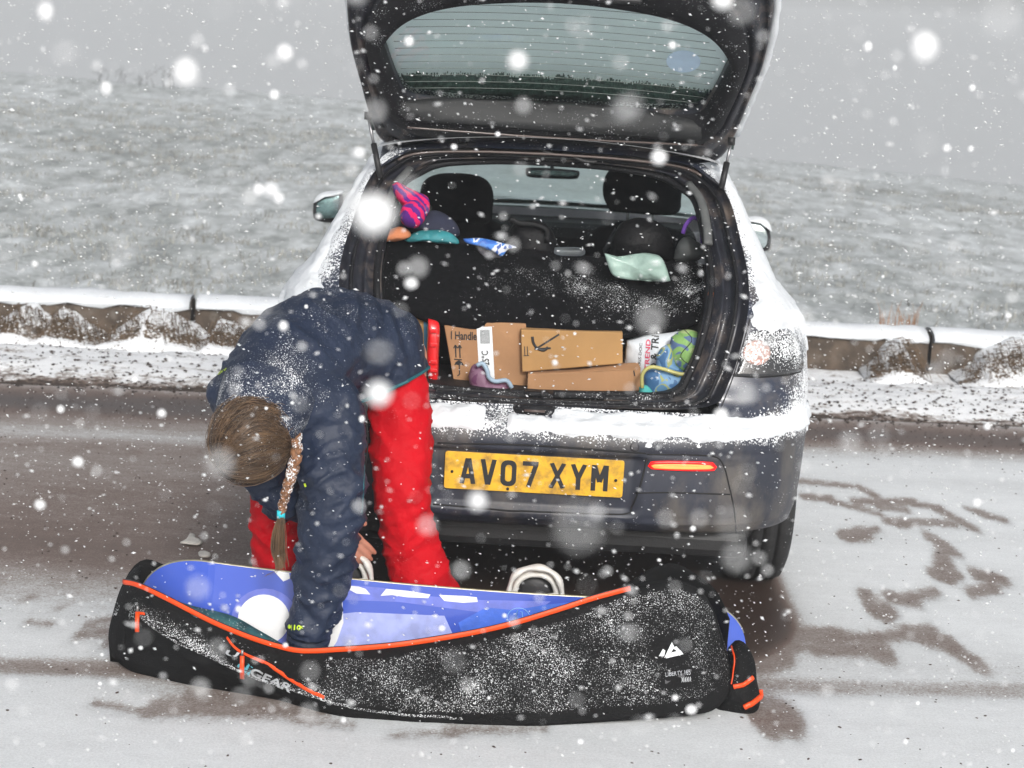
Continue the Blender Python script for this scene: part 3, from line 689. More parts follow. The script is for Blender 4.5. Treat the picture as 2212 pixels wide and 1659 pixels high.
# number plate
plt = thing  # (kept name free)
PC = Vector((0, .022, .53)); pw, ph = .52, .111
V, F = [], []
def rr(wd, hg, r, n=5):
    o = []
    for cx_, cz_, a0 in ((wd/2-r, hg/2-r, 0), (-wd/2+r, hg/2-r, 90), (-wd/2+r, -hg/2+r, 180), (wd/2-r, -hg/2+r, 270)):
        for k in range(n): an = math.radians(a0+90*k/(n-1)); o.append((cx_+r*math.cos(an), cz_+r*math.sin(an)))
    return o
def plateVF(out, y0, y1):
    n = len(out); V = [Vector((x, y0, z)) for x, z in out]+[Vector((x, y1, z)) for x, z in out]
    F = [tuple(range(n)), tuple(reversed(range(n, 2*n)))]+[(i, i+n, (i+1) % n+n, (i+1) % n) for i in range(n)]; return V, F
V, F = plateVF([(x+PC.x, z+PC.z) for x, z in rr(pw, ph, .008)], .012, .020)
plate = mesh('number_plate', V, F, PLATE, bumper, smooth=False, bevel=.0008)
def seg2(a, b, t):
    a, b = Vector((a[0], a[1])), Vector((b[0], b[1])); d = (b-a).normalized(); n = Vector((-d.y, d.x))*t/2
    return [a-n, b-n, b+n, a+n]
def character(x0, wd, strokes, ring=False):
    st = .0135; parts = []
    zb, h = PC.z-.0385, .077
    X = lambda x: PC.x-pw/2+x0+x*wd
    if ring:
        o = rr(wd, h, .018, 5); i_ = rr(wd-2*st, h-2*st, .009, 5); cx_, cz_ = X(.5), zb+h/2
        n = len(o); V = [Vector((x+cx_, .0108, z+cz_)) for x, z in o]+[Vector((x+cx_, .0108, z+cz_)) for x, z in i_]+[Vector((x+cx_, .013, z+cz_)) for x, z in o]
        F = [(k, (k+1) % n, n+(k+1) % n, n+k) for k in range(n)]+[(k, 2*n+k, 2*n+(k+1) % n, (k+1) % n) for k in range(n)]
        parts.append((V, F))
    for (ax, az, bx, bz) in strokes:
        q = seg2((X(ax), zb+az*h), (X(bx), zb+bz*h), st)
        parts.append(plateVF([(p.x, min(max(p.y, zb), zb+h)) for p in q], .0108-.00007*len(parts), .013))
    V, F = joinVF(parts); mesh('character', V, F, INK, plate, smooth=False)
character(.046, .044, [(.12, 0, .46, 1), (.88, 0, .54, 1), (.25, .3, .75, .3)])
character(.105, .044, [(.12, 1, .48, 0), (.88, 1, .52, 0)])
character(.163, .046, [], ring=True)
character(.226, .046, [(0, .915, 1, .915), (.86, .9, .42, 0)])
character(.304, .048, [(.13, 0, .87, 1), (.13, 1, .87, 0)])
character(.366, .046, [(.12, 1, .5, .45), (.88, 1, .5, .45), (.5, .5, .5, 0)])
character(.426, .050, [(.14, 0, .14, 1), (.86, 0, .86, 1), (.18, .98, .5, .35), (.82, .98, .5, .35)])
for x, z in ((.186, -.047), (.022, -.004), (.498, -.004)):
    V, F = tubeVF([Vector((-.26+x, .013, .53+z)), Vector((-.26+x, .0085, .53+z))], .0042, 10); mesh('screw', V, F, INK, plate)
V, F = text2d('RAPIDE PLATES'); 
# fog lamp, lit
LAMPR = mat('lamp_rim', (.75, .008, .008), .3, emit=1.2); LAMPC = mat('lamp_core', (1, .20, .05), .3, emit=1.7); LAMPO = mat('lamp_red_off', (.25, .01, .012), .2, coat=.6)
LO = [(1400, 1006), (1408, 997), (1470, 996), (1540, 999), (1547, 1010), (1540, 1016), (1470, 1016), (1404, 1012)]
fl = decal('fog_lamp', LO, bb, LAMPR, bumper, off=.001, thick=.005, nr=3)
LI = [(1406, 1005), (1412, 1001), (1470, 1000.5), (1534, 1003), (1540, 1009), (1535, 1012), (1470, 1012.5), (1410, 1010)]
decal('lit_bulb_strip', LI, bb, LAMPC, fl, off=.0075, thick=.002, nr=3)
# the lamp on the other side (behind the leg)
V = [Vector((-v.co.x, v.co.y, v.co.z)) for v in fl.data.vertices]; F = [tuple(reversed(p.vertices)) for p in fl.data.polygons]
mesh('fog_lamp', V, F, LAMPO, bumper)
# lower dark apron and underside
V, F = boxVF((0, .42, .315), (1.30, .60, .09)); mesh('underbody', V, F, RUBBER, car, smooth=False, bevel=.03)
V, F = boxVF((0, 2.2, .30), (1.35, 3.0, .16)); mesh('floor_pan', V, F, RUBBER, car, smooth=False, bevel=.03)
tube('exhaust_pipe', [(.42, 1.2, .26), (.42, .8, .26), (.42, .40, .25)], .022, RUBBER, car, n=14)
# wheels
TREAD = mat('tyre', (.014, .014, .015), .75, var=.4, bump=.4, bs=120, snow=True, snow_scale=120)
def wheel(x, y, s):
    pr = [(-.095, .20), (-.104, .235), (-.103, .27), (-.09, .302), (-.07, .3125), (-.052, .315), (-.050, .306), (-.042, .306), (-.040, .316), (-.004, .317), (-.003, .307), (.004, .307), (.005, .317), (.040, .316), (.042, .306), (.050, .306), (.052, .315), (.07, .3125), (.09, .302), (.103, .27), (.104, .235), (.095, .20)]
    rows = [[Vector((x+a, y+r*math.cos(t*math.pi/32), .312+r*math.sin(t*math.pi/32)*(1 if r < .3 else 1))) for a, r in pr] for t in range(64)]
    V, F = gridVF(rows, cu=True, cv=True); V = [Vector((v.x, v.y, max(v.z, .004))) for v in V]
    wt = mesh('wheel', V, F, TREAD, car, attr=[.0]*len(V)); wt.name = 'wheel'
    rows = []
    for a, r in [(.06*s, .2), (.09*s, .20), (.095*s, .185), (.07*s, .17), (.065*s, .03), (.07*s, .0)]:
        rows.append([Vector((x+a, y+r*math.cos(t*math.pi/20), .312+r*math.sin(t*math.pi/20))) for t in range(40)])
    V, F = gridVF(rows, cv=True); mesh('rim', V, F, STEEL, wt)
    for k in range(5):
        an = k*2*math.pi/5; d = Vector((0, math.cos(an), math.sin(an))); V, F = bar(Vector((x+.078*s, y, .312))+d*.03, Vector((x+.085*s, y, .312))+d*.185, .018, .035); mesh('spoke', V, F, STEEL, wt, smooth=False, bevel=.004)
for x, y in ((.757, .87), (-.757, .87), (.76, 3.51), (-.76, 3.51)): wheel(x, y, 1 if x > 0 else -1)
# ---- hatch opening frame: stepped jamb lofted from outer to inner contour
loopR = catmull(OC, 70); loop = loopR+[Vector((-p.x, p.y, p.z)) for p in reversed(loopR[1:-1])]
def inset(p, a, dy):
    zc = 1.03; sx = .118*a; x = p.x; z = p.z
    kx = sstep(.0, .45, abs(x)); 
    corner = .03*a*sstep(.75, .72, z)
    nx = x-math.copysign(sx*kx, x) if abs(x) > 1e-6 else 0
    up_ = .048*a*sstep(1.25, 1.39, z)-.004*a*sstep(.90, .73, z)
    return Vector((nx, p.y+dy+.05*a*sstep(1.0, .75, z), z-up_))
prof = [(0, .0), (.06, .012), (.12, .035), (.22, .04), (.27, .02), (.33, .022), (.38, .05), (.55, .06), (.60, .035), (.66, .035), (.72, .07), (.84, .075), (1.0, .09)]
rows = [[inset(p, a, d) for p in loop] for a, d in prof]
atj = [-.06+.05*sstep(.95, .72, p.z)+(.06 if p.x > .3 else 0) for r in rows for p in r]
V, F = gridVF(rows, cv=True); jamb = mesh('hatch_frame', V, flip(F), JAMB, car, attr=atj)
sealp = [inset(p, .90, .070) for p in loop]; V, F = tubeVF(sealp+[sealp[0]], .0105, 8); mesh('weather_seal', V, F, BLACKP, car, attr=[.0+.12*sstep(.8, .72, v.z) for v in V])
sealp = [inset(p, .30, .012) for p in loop]; V, F = tubeVF(sealp+[sealp[0]], .006, 6); mesh('gutter_lip', V, F, BLACKP, car, attr=[.0+.1*sstep(.8, .72, v.z) for v in V])
COPPER = mat('copper_tint', (.085, .062, .055), .4, coat=.4, var=.3, vs=9, bump=.1)
tp = [inset(p, .16, .010) for p in loopR if p.z > 1.37]; tp = tp+[Vector((-p.x, p.y, p.z)) for p in reversed(tp[:-1])]
V, F = tubeVF([p+Vector((0, -.008, -.002)) for p in tp], .0045, 6); mesh('roof_edge_reflection', V, F, COPPER, car)  # brownish reflection along the roof edge, put into this tube's colour
# sill: snow-dusted dark ledge, ribbed trim, latch
jb = bvh_of(jamb, bumper)
def sill_line(u0, u1, v0, v1, r, name, m, a): return line(name, [(u0, v0), ((u0+u1)/2, (v0+v1)/2+1), (u1, v1)], r, jb, m, car, off=.004, attr=a, Y=.15)
sill_line(940, 1185, 845, 852, .008, 'sill_strip', BLACKP, .05); sill_line(1195, 1455, 852, 860, .012, 'sill_strip', BLACKP, .08)
sill_line(935, 1460, 862, 876, .006, 'sill_strip', BLACKP, .08)
lc = P(1155, 886, .085)
V, F = tubeVF([lc+Vector((-.062, .02, 0)), lc+Vector((-.05, -.002, 0)), lc+Vector((0, -.012, 0)), lc+Vector((.05, -.002, 0)), lc+Vector((.062, .02, 0))], [.008, .016, .018, .016, .008], 12); lt = mesh('latch_cover', V, F, BLACKP, car, attr=[.05]*len(V))
V, F = tubeVF([lc+Vector((-.03, -.031, .004)), lc+Vector((.03, -.031, .004))], .004, 8); mesh('handle', V, F, COPPER, lt)
tube('striker', [P(1172, 858, .12), P(1172, 845, .12), P(1178, 845, .12)], .003, STEEL, car)
# ---- cabin interior
innr = [inset(p, 1.0, .09) for p in loop]
def deep(p, y): 
    z = max(p.z, .66) if p.z < .9 else p.z; return Vector((p.x*1.02, y, z))
rows = [innr, [Vector((p.x*1.005, p.y+.03, p.z)) for p in innr], [deep(Vector((p.x, 0, p.z-.02 if p.z < .8 else p.z)), max(p.y+.04, .62)) for p in innr], [Vector((p.x*1.03, max(.95, p.y+.1), (.66 if p.z < .8 else p.z))) for p in innr]]
V, F = gridVF(rows, cv=True)
# leave the upper sides open behind the pillar so that light comes from the windows
F = [f for f in F if not (f[0] >= 2*len(innr) and V[f[0]].z > 1.06 and abs(V[f[0]].x) > .3)]
mesh('boot_lining', V, F, BLACKP, car, attr=[0.0]*len(V))
PIL = mat('pillar_trim', (.10, .105, .105), .7, bump=.2)
for s in (1, -1):
    o_ = [Vector((s*x, y, z)) for x, y, z in [(.503, .50, 1.17), (.500, .56, 1.22), (.485, .66, 1.29), (.45, .75, 1.335)]]
    tube('pillar_trim', catmull(o_, 14), [.009]*14, PIL, car, flat=1.6)
box('boot_floor', (0, .62, .655), (1.08, .9, .02), CARPET, car)
box('bench_back', (0, 1.12, .80), (1.10, .14, .42), SEATM, car, bevel=.04)
box('cabin_floor', (0, 2.2, .40), (1.4, 2.2, .04), CARPET, car)
for s in (1, -1): box('door_card', (s*.775, 2.0, .70), (.03, 2.3, .58), BLACKP, car)
V, F = boxVF((0, 1.52, 1.395), (1.0, 1.42, .012)); mesh('headlining', V, F, mat('headlining', (.16, .17, .165), .9), car, smooth=False)
box('dashboard', (0, 2.92, .86), (1.36, .36, .22), BLACKP, car, bevel=.06)
# windscreen and side windows
ws = []
for k in range(10):
    f = k/9; z = .98+(1.385-.98)*f; y = 3.19-(z-.97)*2.3; ws.append([Vector((g*(Wd(z)-.03), y+.02+.10*(1-abs(g)**2)*1.0, z)) for g in np.linspace(-1, 1, 17)])
V, F = gridVF(ws); mesh('windscreen', V, F, WSCREEN, car)
tube('windscreen_wiper', [(.35, 3.22, 1.0), (.0, 3.18, 1.03), (-.30, 3.15, 1.045)], .006, RUBBER, car)
# carve windows out of the body: drop those body faces, put panes in their place
wins = {}
me = body.data; keep = []
def win_id(c):
    if 1.03 < c.z < 1.34 and abs(c.x) > .5:
        yf = 3.12-(c.z-.97)*2.3
        if 1.02 < c.y < 1.62: return 'w1'+('r' if c.x > 0 else 'l')
        if 1.68 < c.y < yf-.05: return 'w2'+('r' if c.x > 0 else 'l')
        if .93 > c.y > .93-.28*(1.36-c.z)/.33 and c.z < 1.2: return 'w0'+('r' if c.x > 0 else 'l')
    return None
allV = [v.co.copy() for v in me.vertices]; at_all = [a.value for a in me.attributes['snow'].data]
for p in me.polygons:
    k = win_id(p.center)
    if k: wins.setdefault(k, []).append(tuple(p.vertices))
    else: keep.append(tuple(p.vertices))
bpy.data.objects.remove(body); body = mesh('body', allV, keep, PAINT, car, attr=at_all)
for k, fs in sorted(wins.items()):
    ids = sorted({i for f in fs for i in f}); mp_ = {a: i for i, a in enumerate(ids)}
    mesh('side_window', [allV[i] for i in ids], [tuple(mp_[i] for i in f) for f in fs], SIDEG, car)
# seats
def seat(cx, top, lab=None):
    y = 2.0
    o_ = [Vector((cx+a, y, z)) for a, z in [(-.22, .45), (-.235, .75), (-.21, .98), (-.13, 1.055), (.13, 1.055), (.21, .98), (.235, .75), (.22, .45), (0, .42)]]
    st = pillow('front_seat', o_, (cx, y, .75), .09, SEATM, car, noi=.006)
    h = top; hw = .145 if not lab else .155
    o_ = [Vector((cx+a, y-.02, z)) for a, z in [(-hw*.8, h-.19), (-hw, h-.12), (-hw*.93, h-.04), (-hw*.5, h-.002), (hw*.5, h), (hw*.93, h-.04), (hw, h-.12), (hw*.8, h-.19)]]
    pillow('headrest', o_, (cx, y-.02, h-.1), .06, SEATM, st, noi=.004)
    for s in (-.05, .05): tube('headrest_post', [(cx+s, y, h-.15), (cx+s, y+.01, h-.28)], .006, STEEL, st)
seat(-.355, 1.225); seat(.375, 1.30, 1)
# driver's arm-like dark bulk of the seat shoulder seen against the glass
tube('seat_belt', catmull([P(1330, 500, 1.9), P(1318, 520, 1.85), P(1305, 545, 1.8)], 8), .02, mat('belt', (.05, .05, .06), .6), car, flat=.2)
RV = P(1192, 375, 2.45)
o_ = [P(u, v, 2.45) for u, v in [(1135, 366), (1142, 362), (1190, 363), (1245, 368), (1252, 373), (1249, 384), (1238, 387), (1190, 386), (1145, 383), (1136, 377)]]
rv = pillow('rear_view_mirror', o_, RV, .02, RUBBER, car, noi=0)
tube('mirror_stem', [RV+Vector((0, .03, 0)), RV+Vector((0, .12, .05))], .008, RUBBER, rv)
o_ = [P(u, v, 2.425) for u, v in [(1142, 368), (1190, 369), (1244, 373), (1240, 383), (1190, 382), (1146, 379)]]
pillow('mirror_glass', o_, P(1192, 376, 2.425), .002, MIRRORD, rv, noi=0)
o_ = [P(u, v, 2.0) for u, v in [(1262, 555), (1290, 505), (1330, 480), (1380, 478), (1440, 500), (1475, 560), (1400, 620), (1300, 620)]]
pillow('seat_shoulder', o_, P(1370, 560, 2.0), .06, SEATM, car, noi=.01)
# ---- rear shelf: a sagging black cover dusted with snow
TOPC = [(812, 540), (830, 520), (900, 519), (1000, 520), (1100, 534), (1200, 545), (1300, 556), (1400, 565), (1480, 568), (1532, 575)]
BOTC = [(780, 640), (840, 660), (900, 682), (960, 702), (1100, 717), (1200, 727), (1300, 731), (1400, 722), (1480, 705), (1540, 680)]
tt = catmull([(u, v, 0) for u, v in TOPC], 70); bt = catmull([(u, v, 0) for u, v in BOTC], 70)
rows, at = [], []
for k in range(34):
    f = k/33; r = []
    for j in range(70):
        if f < .12:
            g = f/.12; q = P(tt[j].x, tt[j].y, .80); p = q.lerp(P(tt[j].x, tt[j].y, .66), g); p.z -= .03*(1-g)
        elif f < .85:
            g = (f-.12)/.73; u = tt[j].x+(bt[j].x-tt[j].x)*g; v = tt[j].y+(bt[j].y-tt[j].y)*g
            p = P(u, v, .66-.26*math.sin(g*math.pi/2)**1.3)
        else:
            g = (f-.85)/.15; p = P(bt[j].x, bt[j].y, .40); p = p+Vector((0, .10*g, -.01+.02*g))
        p = p+Vector((0, -.012*nz(p, 9, 3)-.008*math.sin(j*.23+f*5), .008*nz(p+Vector((3, 0, 0)), 6)))
        r.append(p); x = (j/69)
        at.append(-.04+.17*math.exp(-((f-.47-.10*math.sin(x*9))/.22)**2)*sstep(.20, .60, x)+.10*sstep(.85, .95, x)*(f < .5)+.02*math.sin(x*20))
    rows.append(r)
V, F = gridVF(rows); shelf = mesh('rear_shelf', V, F, CARPET, car, attr=at, solid=.006)
shb = bvh_of(shelf)
decal('orange_reflector', [(1536, 625), (1541, 628), (1541, 648), (1535, 652), (1532, 640)], jb, mat('orange_plastic', (.8, .16, .02), .3, emit=.0), car, off=.01, Y=.35)
# ---- tail lamps (wrap the corner), on the body
qb = bvh_of(body)
TLENS = mat('smoked_lens', (.022, .022, .024), .2, coat=.8, snow=True, snow_scale=210); TL = [(1616, 722), (1628, 716), (1668, 712), (1700, 716), (1722, 735), (1730, 770), (1727, 800), (1700, 806), (1660, 812), (1600, 812), (1583, 808), (1598, 765)]
def atl(v): return -.09+.36*sstep(.76, .93, v.z)+.08*sstep(.72, .83, abs(v.x))
tl = decal('tail_lamp', TL, qb, TLENS, car, off=.002, thick=.006, nr=8, res=50, Y=.4, attr=0)
tl.data.attributes['snow'].data.foreach_set('value', [atl(v.co) for v in tl.data.vertices])
LENS = mat('lamp_reflector', (.42, .26, .22), .3, coat=.5, var=.3, vs=80, snow=True, snow_scale=150, dirt=(.5, .10, .05), dirt_scale=30, dirt_amt=.2)
lb = bvh_of(tl); rl = decal('round_lens', [(1634+29*math.cos(a*.5236), 762+27*math.sin(a*.5236)) for a in range(12)], lb, LENS, tl, off=.001, thick=.004, nr=5, attr=.22, Y=.4)
V = [Vector((-v.co.x, v.co.y, v.co.z)) for v in tl.data.vertices]; F = [tuple(reversed(p.vertices)) for p in tl.data.polygons]
mesh('tail_lamp', V, F, TLENS, car, attr=[atl(v) for v in V])
line('panel_seam', [(1620, 690), (1606, 740), (1585, 810), (1566, 860), (1548, 900)], .003, qb, GAP, car, Y=.15)
line('panel_seam', [(1583, 812), (1640, 815), (1700, 810), (1730, 803)], .0022, qb, GAP, car, Y=.3)
# ---- snow on the shoulders and pillars
def qrows(z0, z1, nzr, t0, t1, nt, s, ext=0):
    rows = []
    for i in range(nzr):
        z = z0+(z1-z0)*i/(nzr-1); r = []
        for j in range(nt):
            t = t0+(t1-t0)*j/(nt-1)
            if t <= 1: p = quarter(z, t, s)
            else: p = quarter(z, 1, s); p.y += (t-1)*1.0
            r.append(p)
        rows.append(r)
    return rows
for s in (1, -1):
    def th(i, j, p):
        z = p.z; t = 1.5*j; lo = interp(z, [.87, .92, .98, 1.06, 1.2, 1.38], [.80, .22, .12, .16, .20, .22]); 
        if s < 0: lo += .25*sstep(.98, 1.05, z)
        e = sstep(lo-.12, lo+.10, t+.08*nz(p, 14)); lz = .925+.03*nz(p, 10) if abs(p.x) < .80 else .89; bz = sstep(lz, lz+.05, z)
        tn = interp(z, [.9, .98, 1.05, 1.2, 1.4], [.012, .020, .016, .012, .012])
        return (tn+.005)*e*bz-.005
    snow_sheet('snow_cover', qrows(.86, 1.40, 90, .0, 1.5, 80, s), th, car, rag=.004, rs_=26)
rows = []
for k in range(20):
    y = .72+k/19*1.45; rows.append([Vector((g*.56, y+(.06 if k == 0 else 0)*0, 1.405+.058*(1-g*g)**.8)) for g in np.linspace(-1, 1, 30)])
snow_sheet('snow_cover', rows, lambda i, j, p: .022*sstep(0, .15, i)*sstep(0, .1, min(j, 1-j))-.004 if p.y > .82 else -.03, car)
# bonnet snow
rows = []
for k in range(16):
    f = k/15; y = 3.10+f*1.25; rows.append([Vector((g*.74*(1-.1*f), y-.18*f*g*g, .985-.16*f**1.6+.03*(1-g*g)-.35*max(0, f-.85)/.15*.8)) for g in np.linspace(-1, 1, 24)])
V, F = gridVF([[p+Vector((0, 0, .02+.006*nz(p, 8))) for p in r] for r in rows]); mesh('snow_cover', V, F, SNOW, car)
# ---- door mirrors
for o_, g_, snw, mg in (([(676, 455), (679, 432), (692, 421), (715, 417), (738, 418), (742, 440), (735, 478), (715, 481), (690, 478), (678, 470)], [(683, 455), (686, 436), (697, 427), (718, 423), (734, 424), (732, 445), (726, 468), (700, 472), (686, 466)], [(676, 440), (684, 424), (700, 415), (738, 412), (740, 419), (710, 420), (690, 426)], MIRRORD),
                    ([(1600, 478), (1620, 474), (1645, 476), (1658, 486), (1665, 510), (1664, 532), (1657, 541), (1640, 543), (1615, 535), (1605, 500)], [(1612, 483), (1635, 482), (1650, 487), (1657, 505), (1657, 525), (1650, 535), (1636, 537), (1622, 525)], [(1600, 474), (1620, 468), (1645, 469), (1661, 480), (1667, 500), (1660, 490), (1645, 478), (1620, 475)], MIRROR)):
    cu = sum(p[0] for p in o_)/len(o_); cv = sum(p[1] for p in o_)/len(o_)
    dm = pillow('door_mirror', [P(u, v, 2.55) for u, v in o_], P(cu, cv, 2.55), .055, RUBBER, car, noi=0)
    dm.location.y += .0
    cu = sum(p[0] for p in g_)/len(g_); cv = sum(p[1] for p in g_)/len(g_)
    pillow('mirror_glass', [P(u, v, 2.50) for u, v in g_], P(cu, cv, 2.50), .008, mg, dm, noi=0)
    cu = sum(p[0] for p in snw)/len(snw); cv = sum(p[1] for p in snw)/len(snw)
    pillow('snow_cover', [P(u, v, 2.53) for u, v in snw], P(cu, cv, 2.53), .06, SNOW, dm, noi=.004, ns=30)
for s in (1, -1): tube('mirror_arm', [(s*.72, 2.58, .99), (s*.88, 2.56, .985)], .022, PAINT, car)
# ------------------------------------------------------------------ open tailgate
TG = math.radians(40); TH = Vector((0, .80, 1.44)); Ts = Vector((0, -math.cos(TG), math.sin(TG))); Tn = Vector((0, -math.sin(TG), -math.cos(TG)))   # Tn points to the camera side (inner face)
def T(x, s, d=0.0): 
    bow = .04*(1-(x/.63)**2)      # crown of the panel, bowed away from the inner face
    return TH+Vector((x, 0, 0))+Ts*s+Tn*(d-bow)
OUTL = [(0, -.100), (.30, -.098), (.45, -.096), (.52, -.085), (.562, -.03), (.585, .08), (.603, .24), (.622, .42), (.624, .57), (.616, .70), (.59, .84), (.54, .93), (.40, .97), (0, .985)]
oR = catmull([(x, s, 0) for x, s in OUTL], 70); oL = oR+[Vector((-p.x, p.y, 0)) for p in reversed(oR[1:-1])]
GLO = [(0, .135), (.20, .142), (.36, .160), (.455, .190), (.485, .26), (.512, .40), (.515, .47), (.44, .575), (.30, .635), (.12, .662), (0, .668)]
gR = catmull([(x, s, 0) for x, s in GLO], 70); gL = gR+[Vector((-p.x, p.y, 0)) for p in reversed(gR[1:-1])]
def mixl(f): return [a.lerp(b, f) for a, b in zip(oL, gL)]
rows = []
for f, d in [(0, -.030), (0.0, .0), (.06, .012), (.10, .004), (.20, .004), (.24, .028), (.40, .034), (.46, .02), (.52, .02), (.56, .05), (.80, .056), (.90, .045), (1, .004), (1, -.012)]:
    rows.append([T(p.x, p.y, d) for p in mixl(f)])
V, F = gridVF(rows, cv=True); atg = [.03]*len(V)
tail = mesh('tailgate', V, F, JAMB, car, attr=atg)
# outer skin on the far side
rows = [[T(p.x, p.y, -.030) for p in oL], [T(p.x*.99, p.y, -.05) for p in mixl(.02)], [T(p.x, p.y, -.055) for p in mixl(.5)], [T(p.x, p.y, -.03) for p in gL]]
V, F = gridVF(rows, cv=True); mesh('outer_skin', V, F, PAINT, tail, attr=[.2]*len(V))
# inner trim: grey plastic surround near the glass
rows = []
for f, d in [(.50, .050), (.54, .060), (.80, .066), (.92, .058), (.99, .012)]:
    rows.append([T(p.x, p.y, d) for p in mixl(f)])
V, F = gridVF(rows, cv=True); mesh('inner_trim', V, F, BLACKP, tail, attr=[.03]*len(V))
tgb = bvh_of(tail, *[c for c in tail.children if c.name.startswith('inner_trim')])
# grey panel below the glass
o_ = [(866, 222), (935, 214), (1100, 214), (1250, 222), (1400, 240), (1500, 262), (1515, 280), (1505, 302), (1400, 296), (1200, 284), (1000, 268), (880, 258), (862, 245)]
gp = decal('grey_panel', o_, tgb, GREYP, tail, off=.002, thick=.004, nr=6, res=60, Y=.7, attr=.02)
gpb = bvh_of(gp)
line('panel_seam', [(936, 216), (935, 264)], .0015, gpb, GAP, gp, Y=.7); line('panel_seam', [(1436, 246), (1434, 298)], .0015, gpb, GAP, gp, Y=.7)
HL = mat('navy_gloss', (.05, .055, .09), .18, coat=1, bump=.02)
line('gloss_ridge', [(880, 273), (1000, 282), (1200, 296), (1400, 306), (1520, 312)], .0035, tgb, COPPER, tail, off=.004, Y=.75, flat=.8)
# glass
rows = []
for k in range(9):
    f = k/8; c_ = Vector((0, .40, 0)); rows.append([T(*(c_+(p-c_)*(1-f*.98)).xy, -.006) for p in gL])
V, F = gridVF(rows, cv=True); gl_ = mesh('rear_glass', V, F, GLASSR, tail)
for k in range(13):
    s = .235+k*.0325; hw = interp(s, [.19, .26, .40, .47, .575, .635, .66], [.44, .48, .505, .51, .435, .295, .12])*.97
    tube('heating_wire', [T(x, s-.02+.045*(1-(x/.52)**2)*.0+.0*x, -.002) for x in np.linspace(-hw, hw, 15)], .0009, mat('heating_wire', (.20, .23, .21), .6) if k == 0 else MATS['heating_wire'], gl_, n=4)
# snow lying on the outside of the glass
rows = []
for i in range(90):
    f = i/89; s = .17+f*.56; hw = .60; rows.append([T(g*hw, s, -.014) for g in np.linspace(-1, 1, 420)])
out = []
for i, r in enumerate(rows):
    q = []
    for j, p in enumerate(r):
        s = .17+i/89*.56; edge = .262+.004*math.sin(j*.7)+.012*nz((j*.6, 0, 0), 1, 4)+.006*random.random()-.0
        e = s-edge; q.append(p+(-Tn)*(.004 if e > 0 else 0))
    out.append(q)
Vs, Fs = [], []
n_, m_ = 60, 420
V, F = gridVF(out); keepF = []
for f in F:
    c_ = sum((V[i] for i in f), Vector())/4; rel = c_-TH; s = rel.dot(Ts); x = c_.x
    if s > .262+.014*nz((x*20, 0, 0), 1, 5)+.012*random.random()**2: keepF.append(f)
mesh('glass_snow', V, keepF, SNOWT, gl_, smooth=True)
# dark spoiler lip outside the upper glass
rows = [[T(g*.60, s, d) for g in np.linspace(-1, 1, 40)] for s, d in [(-.06, -.05), (.10, -.075), (.20, -.10), (.262, -.105), (.255, -.085), (.12, -.055)]]
SPO = mat('spoiler_underside', (.035, .06, .052), .35, var=.6, vs=60, bump=.8, bs=120, coat=.4)
V, F = gridVF(rows); mesh('spoiler', V, F, SPO, tail)
# sticker, latch recess, hinge details, snow rim
STK = mat('blue_sticker', (.52, .68, .84), .5, var=.06, bump=.02)
xs_ = P(1476, 161, .47)
rel = xs_-TH; sx, ss = xs_.x, rel.dot(Ts)
V = [T(sx, ss, .0)]+[T(sx+.051*math.cos(a*.2618)+.006*math.sin(a*.2618), ss+.052*math.sin(a*.2618)-.004*math.cos(a*.2618), .0) for a in range(24)]
mesh('sticker', V, [(0, 1+k, 1+(k+1) % 24) for k in range(24)], STK, gl_)
V, F = boxVF(T(.16, .745, .064), (.15, .045, .02), Matrix.Rotation(-TG+math.pi/2, 3, 'X')); mesh('grab_recess', V, F, RUBBER, tail, smooth=False, bevel=.008)
V, F = boxVF(T(.16, .745, .070), (.11, .022, .02), Matrix.Rotation(-TG+math.pi/2, 3, 'X')); mesh('grab_handle', V, F, GREYP, tail, smooth=False, bevel=.004, attr=[0]*8)
for (u, v) in [(862, 305), (990, 302), (1462, 342), (826, 270), (1490, 345), (848, 296), (1540, 338)]:
    p = hit(tgb, u, v, .003, .85); V, F = tubeVF([p, p+Tn*.006], .006, 8); mesh('bolt', V, F, INK, tail)
for (u, v) in ((950, 312), (1438, 340)):
    p = P(u, v-4, .84); V, F = boxVF(p, (.045, .05, .035)); hg = mesh('hinge', V, F, mat('rusty_hinge', (.10, .07, .055), .6) if 'rusty_hinge' not in MATS else MATS['rusty_hinge'], car, smooth=False, bevel=.008)
for pts in ([(1170, 328), (1200, 336), (1230, 338), (1262, 350), (1290, 352)], [(950, 320), (980, 318), (1010, 314)]):
    o_ = catmull([P(u, v-2, .80) for u, v in pts], 20); tube('cable', o_, .007, RUBBER, car)
rim = [T(p.x+(.012 if p.x > 0 else -.004), p.y, -.032) for p in oL if p.y > .02]
rr_ = [.013+.006*abs(nz(p, 18)) if p.x > 0 else .006 for p in rim]; V, F = tubeVF(rim, rr_, 8)
V = [v+Vector((nz(v, 40)*.004, 0, nz(v+Vector((3, 0, 0)), 40)*.004)) for v in V]; mesh('snow_rim', V, F, SNOW, tail)
# gas struts
for a, b in (((795, 250), (822, 385)), ((1580, 305), (1558, 408))):
    pa, pb = P(a[0], a[1], .70), P(b[0], b[1], .64); pm = pa.lerp(pb, .45)
    gs = tube('gas_strut', [pm, pb], .010, RUBBER, car, n=10); tube('piston_rod', [pa, pm], .005, STEEL, gs, n=8)
    tube('ball_joint', [pa+Vector((0, 0, .012)), pa-Vector((0, 0, .012))], .012, RUBBER, gs, n=8)
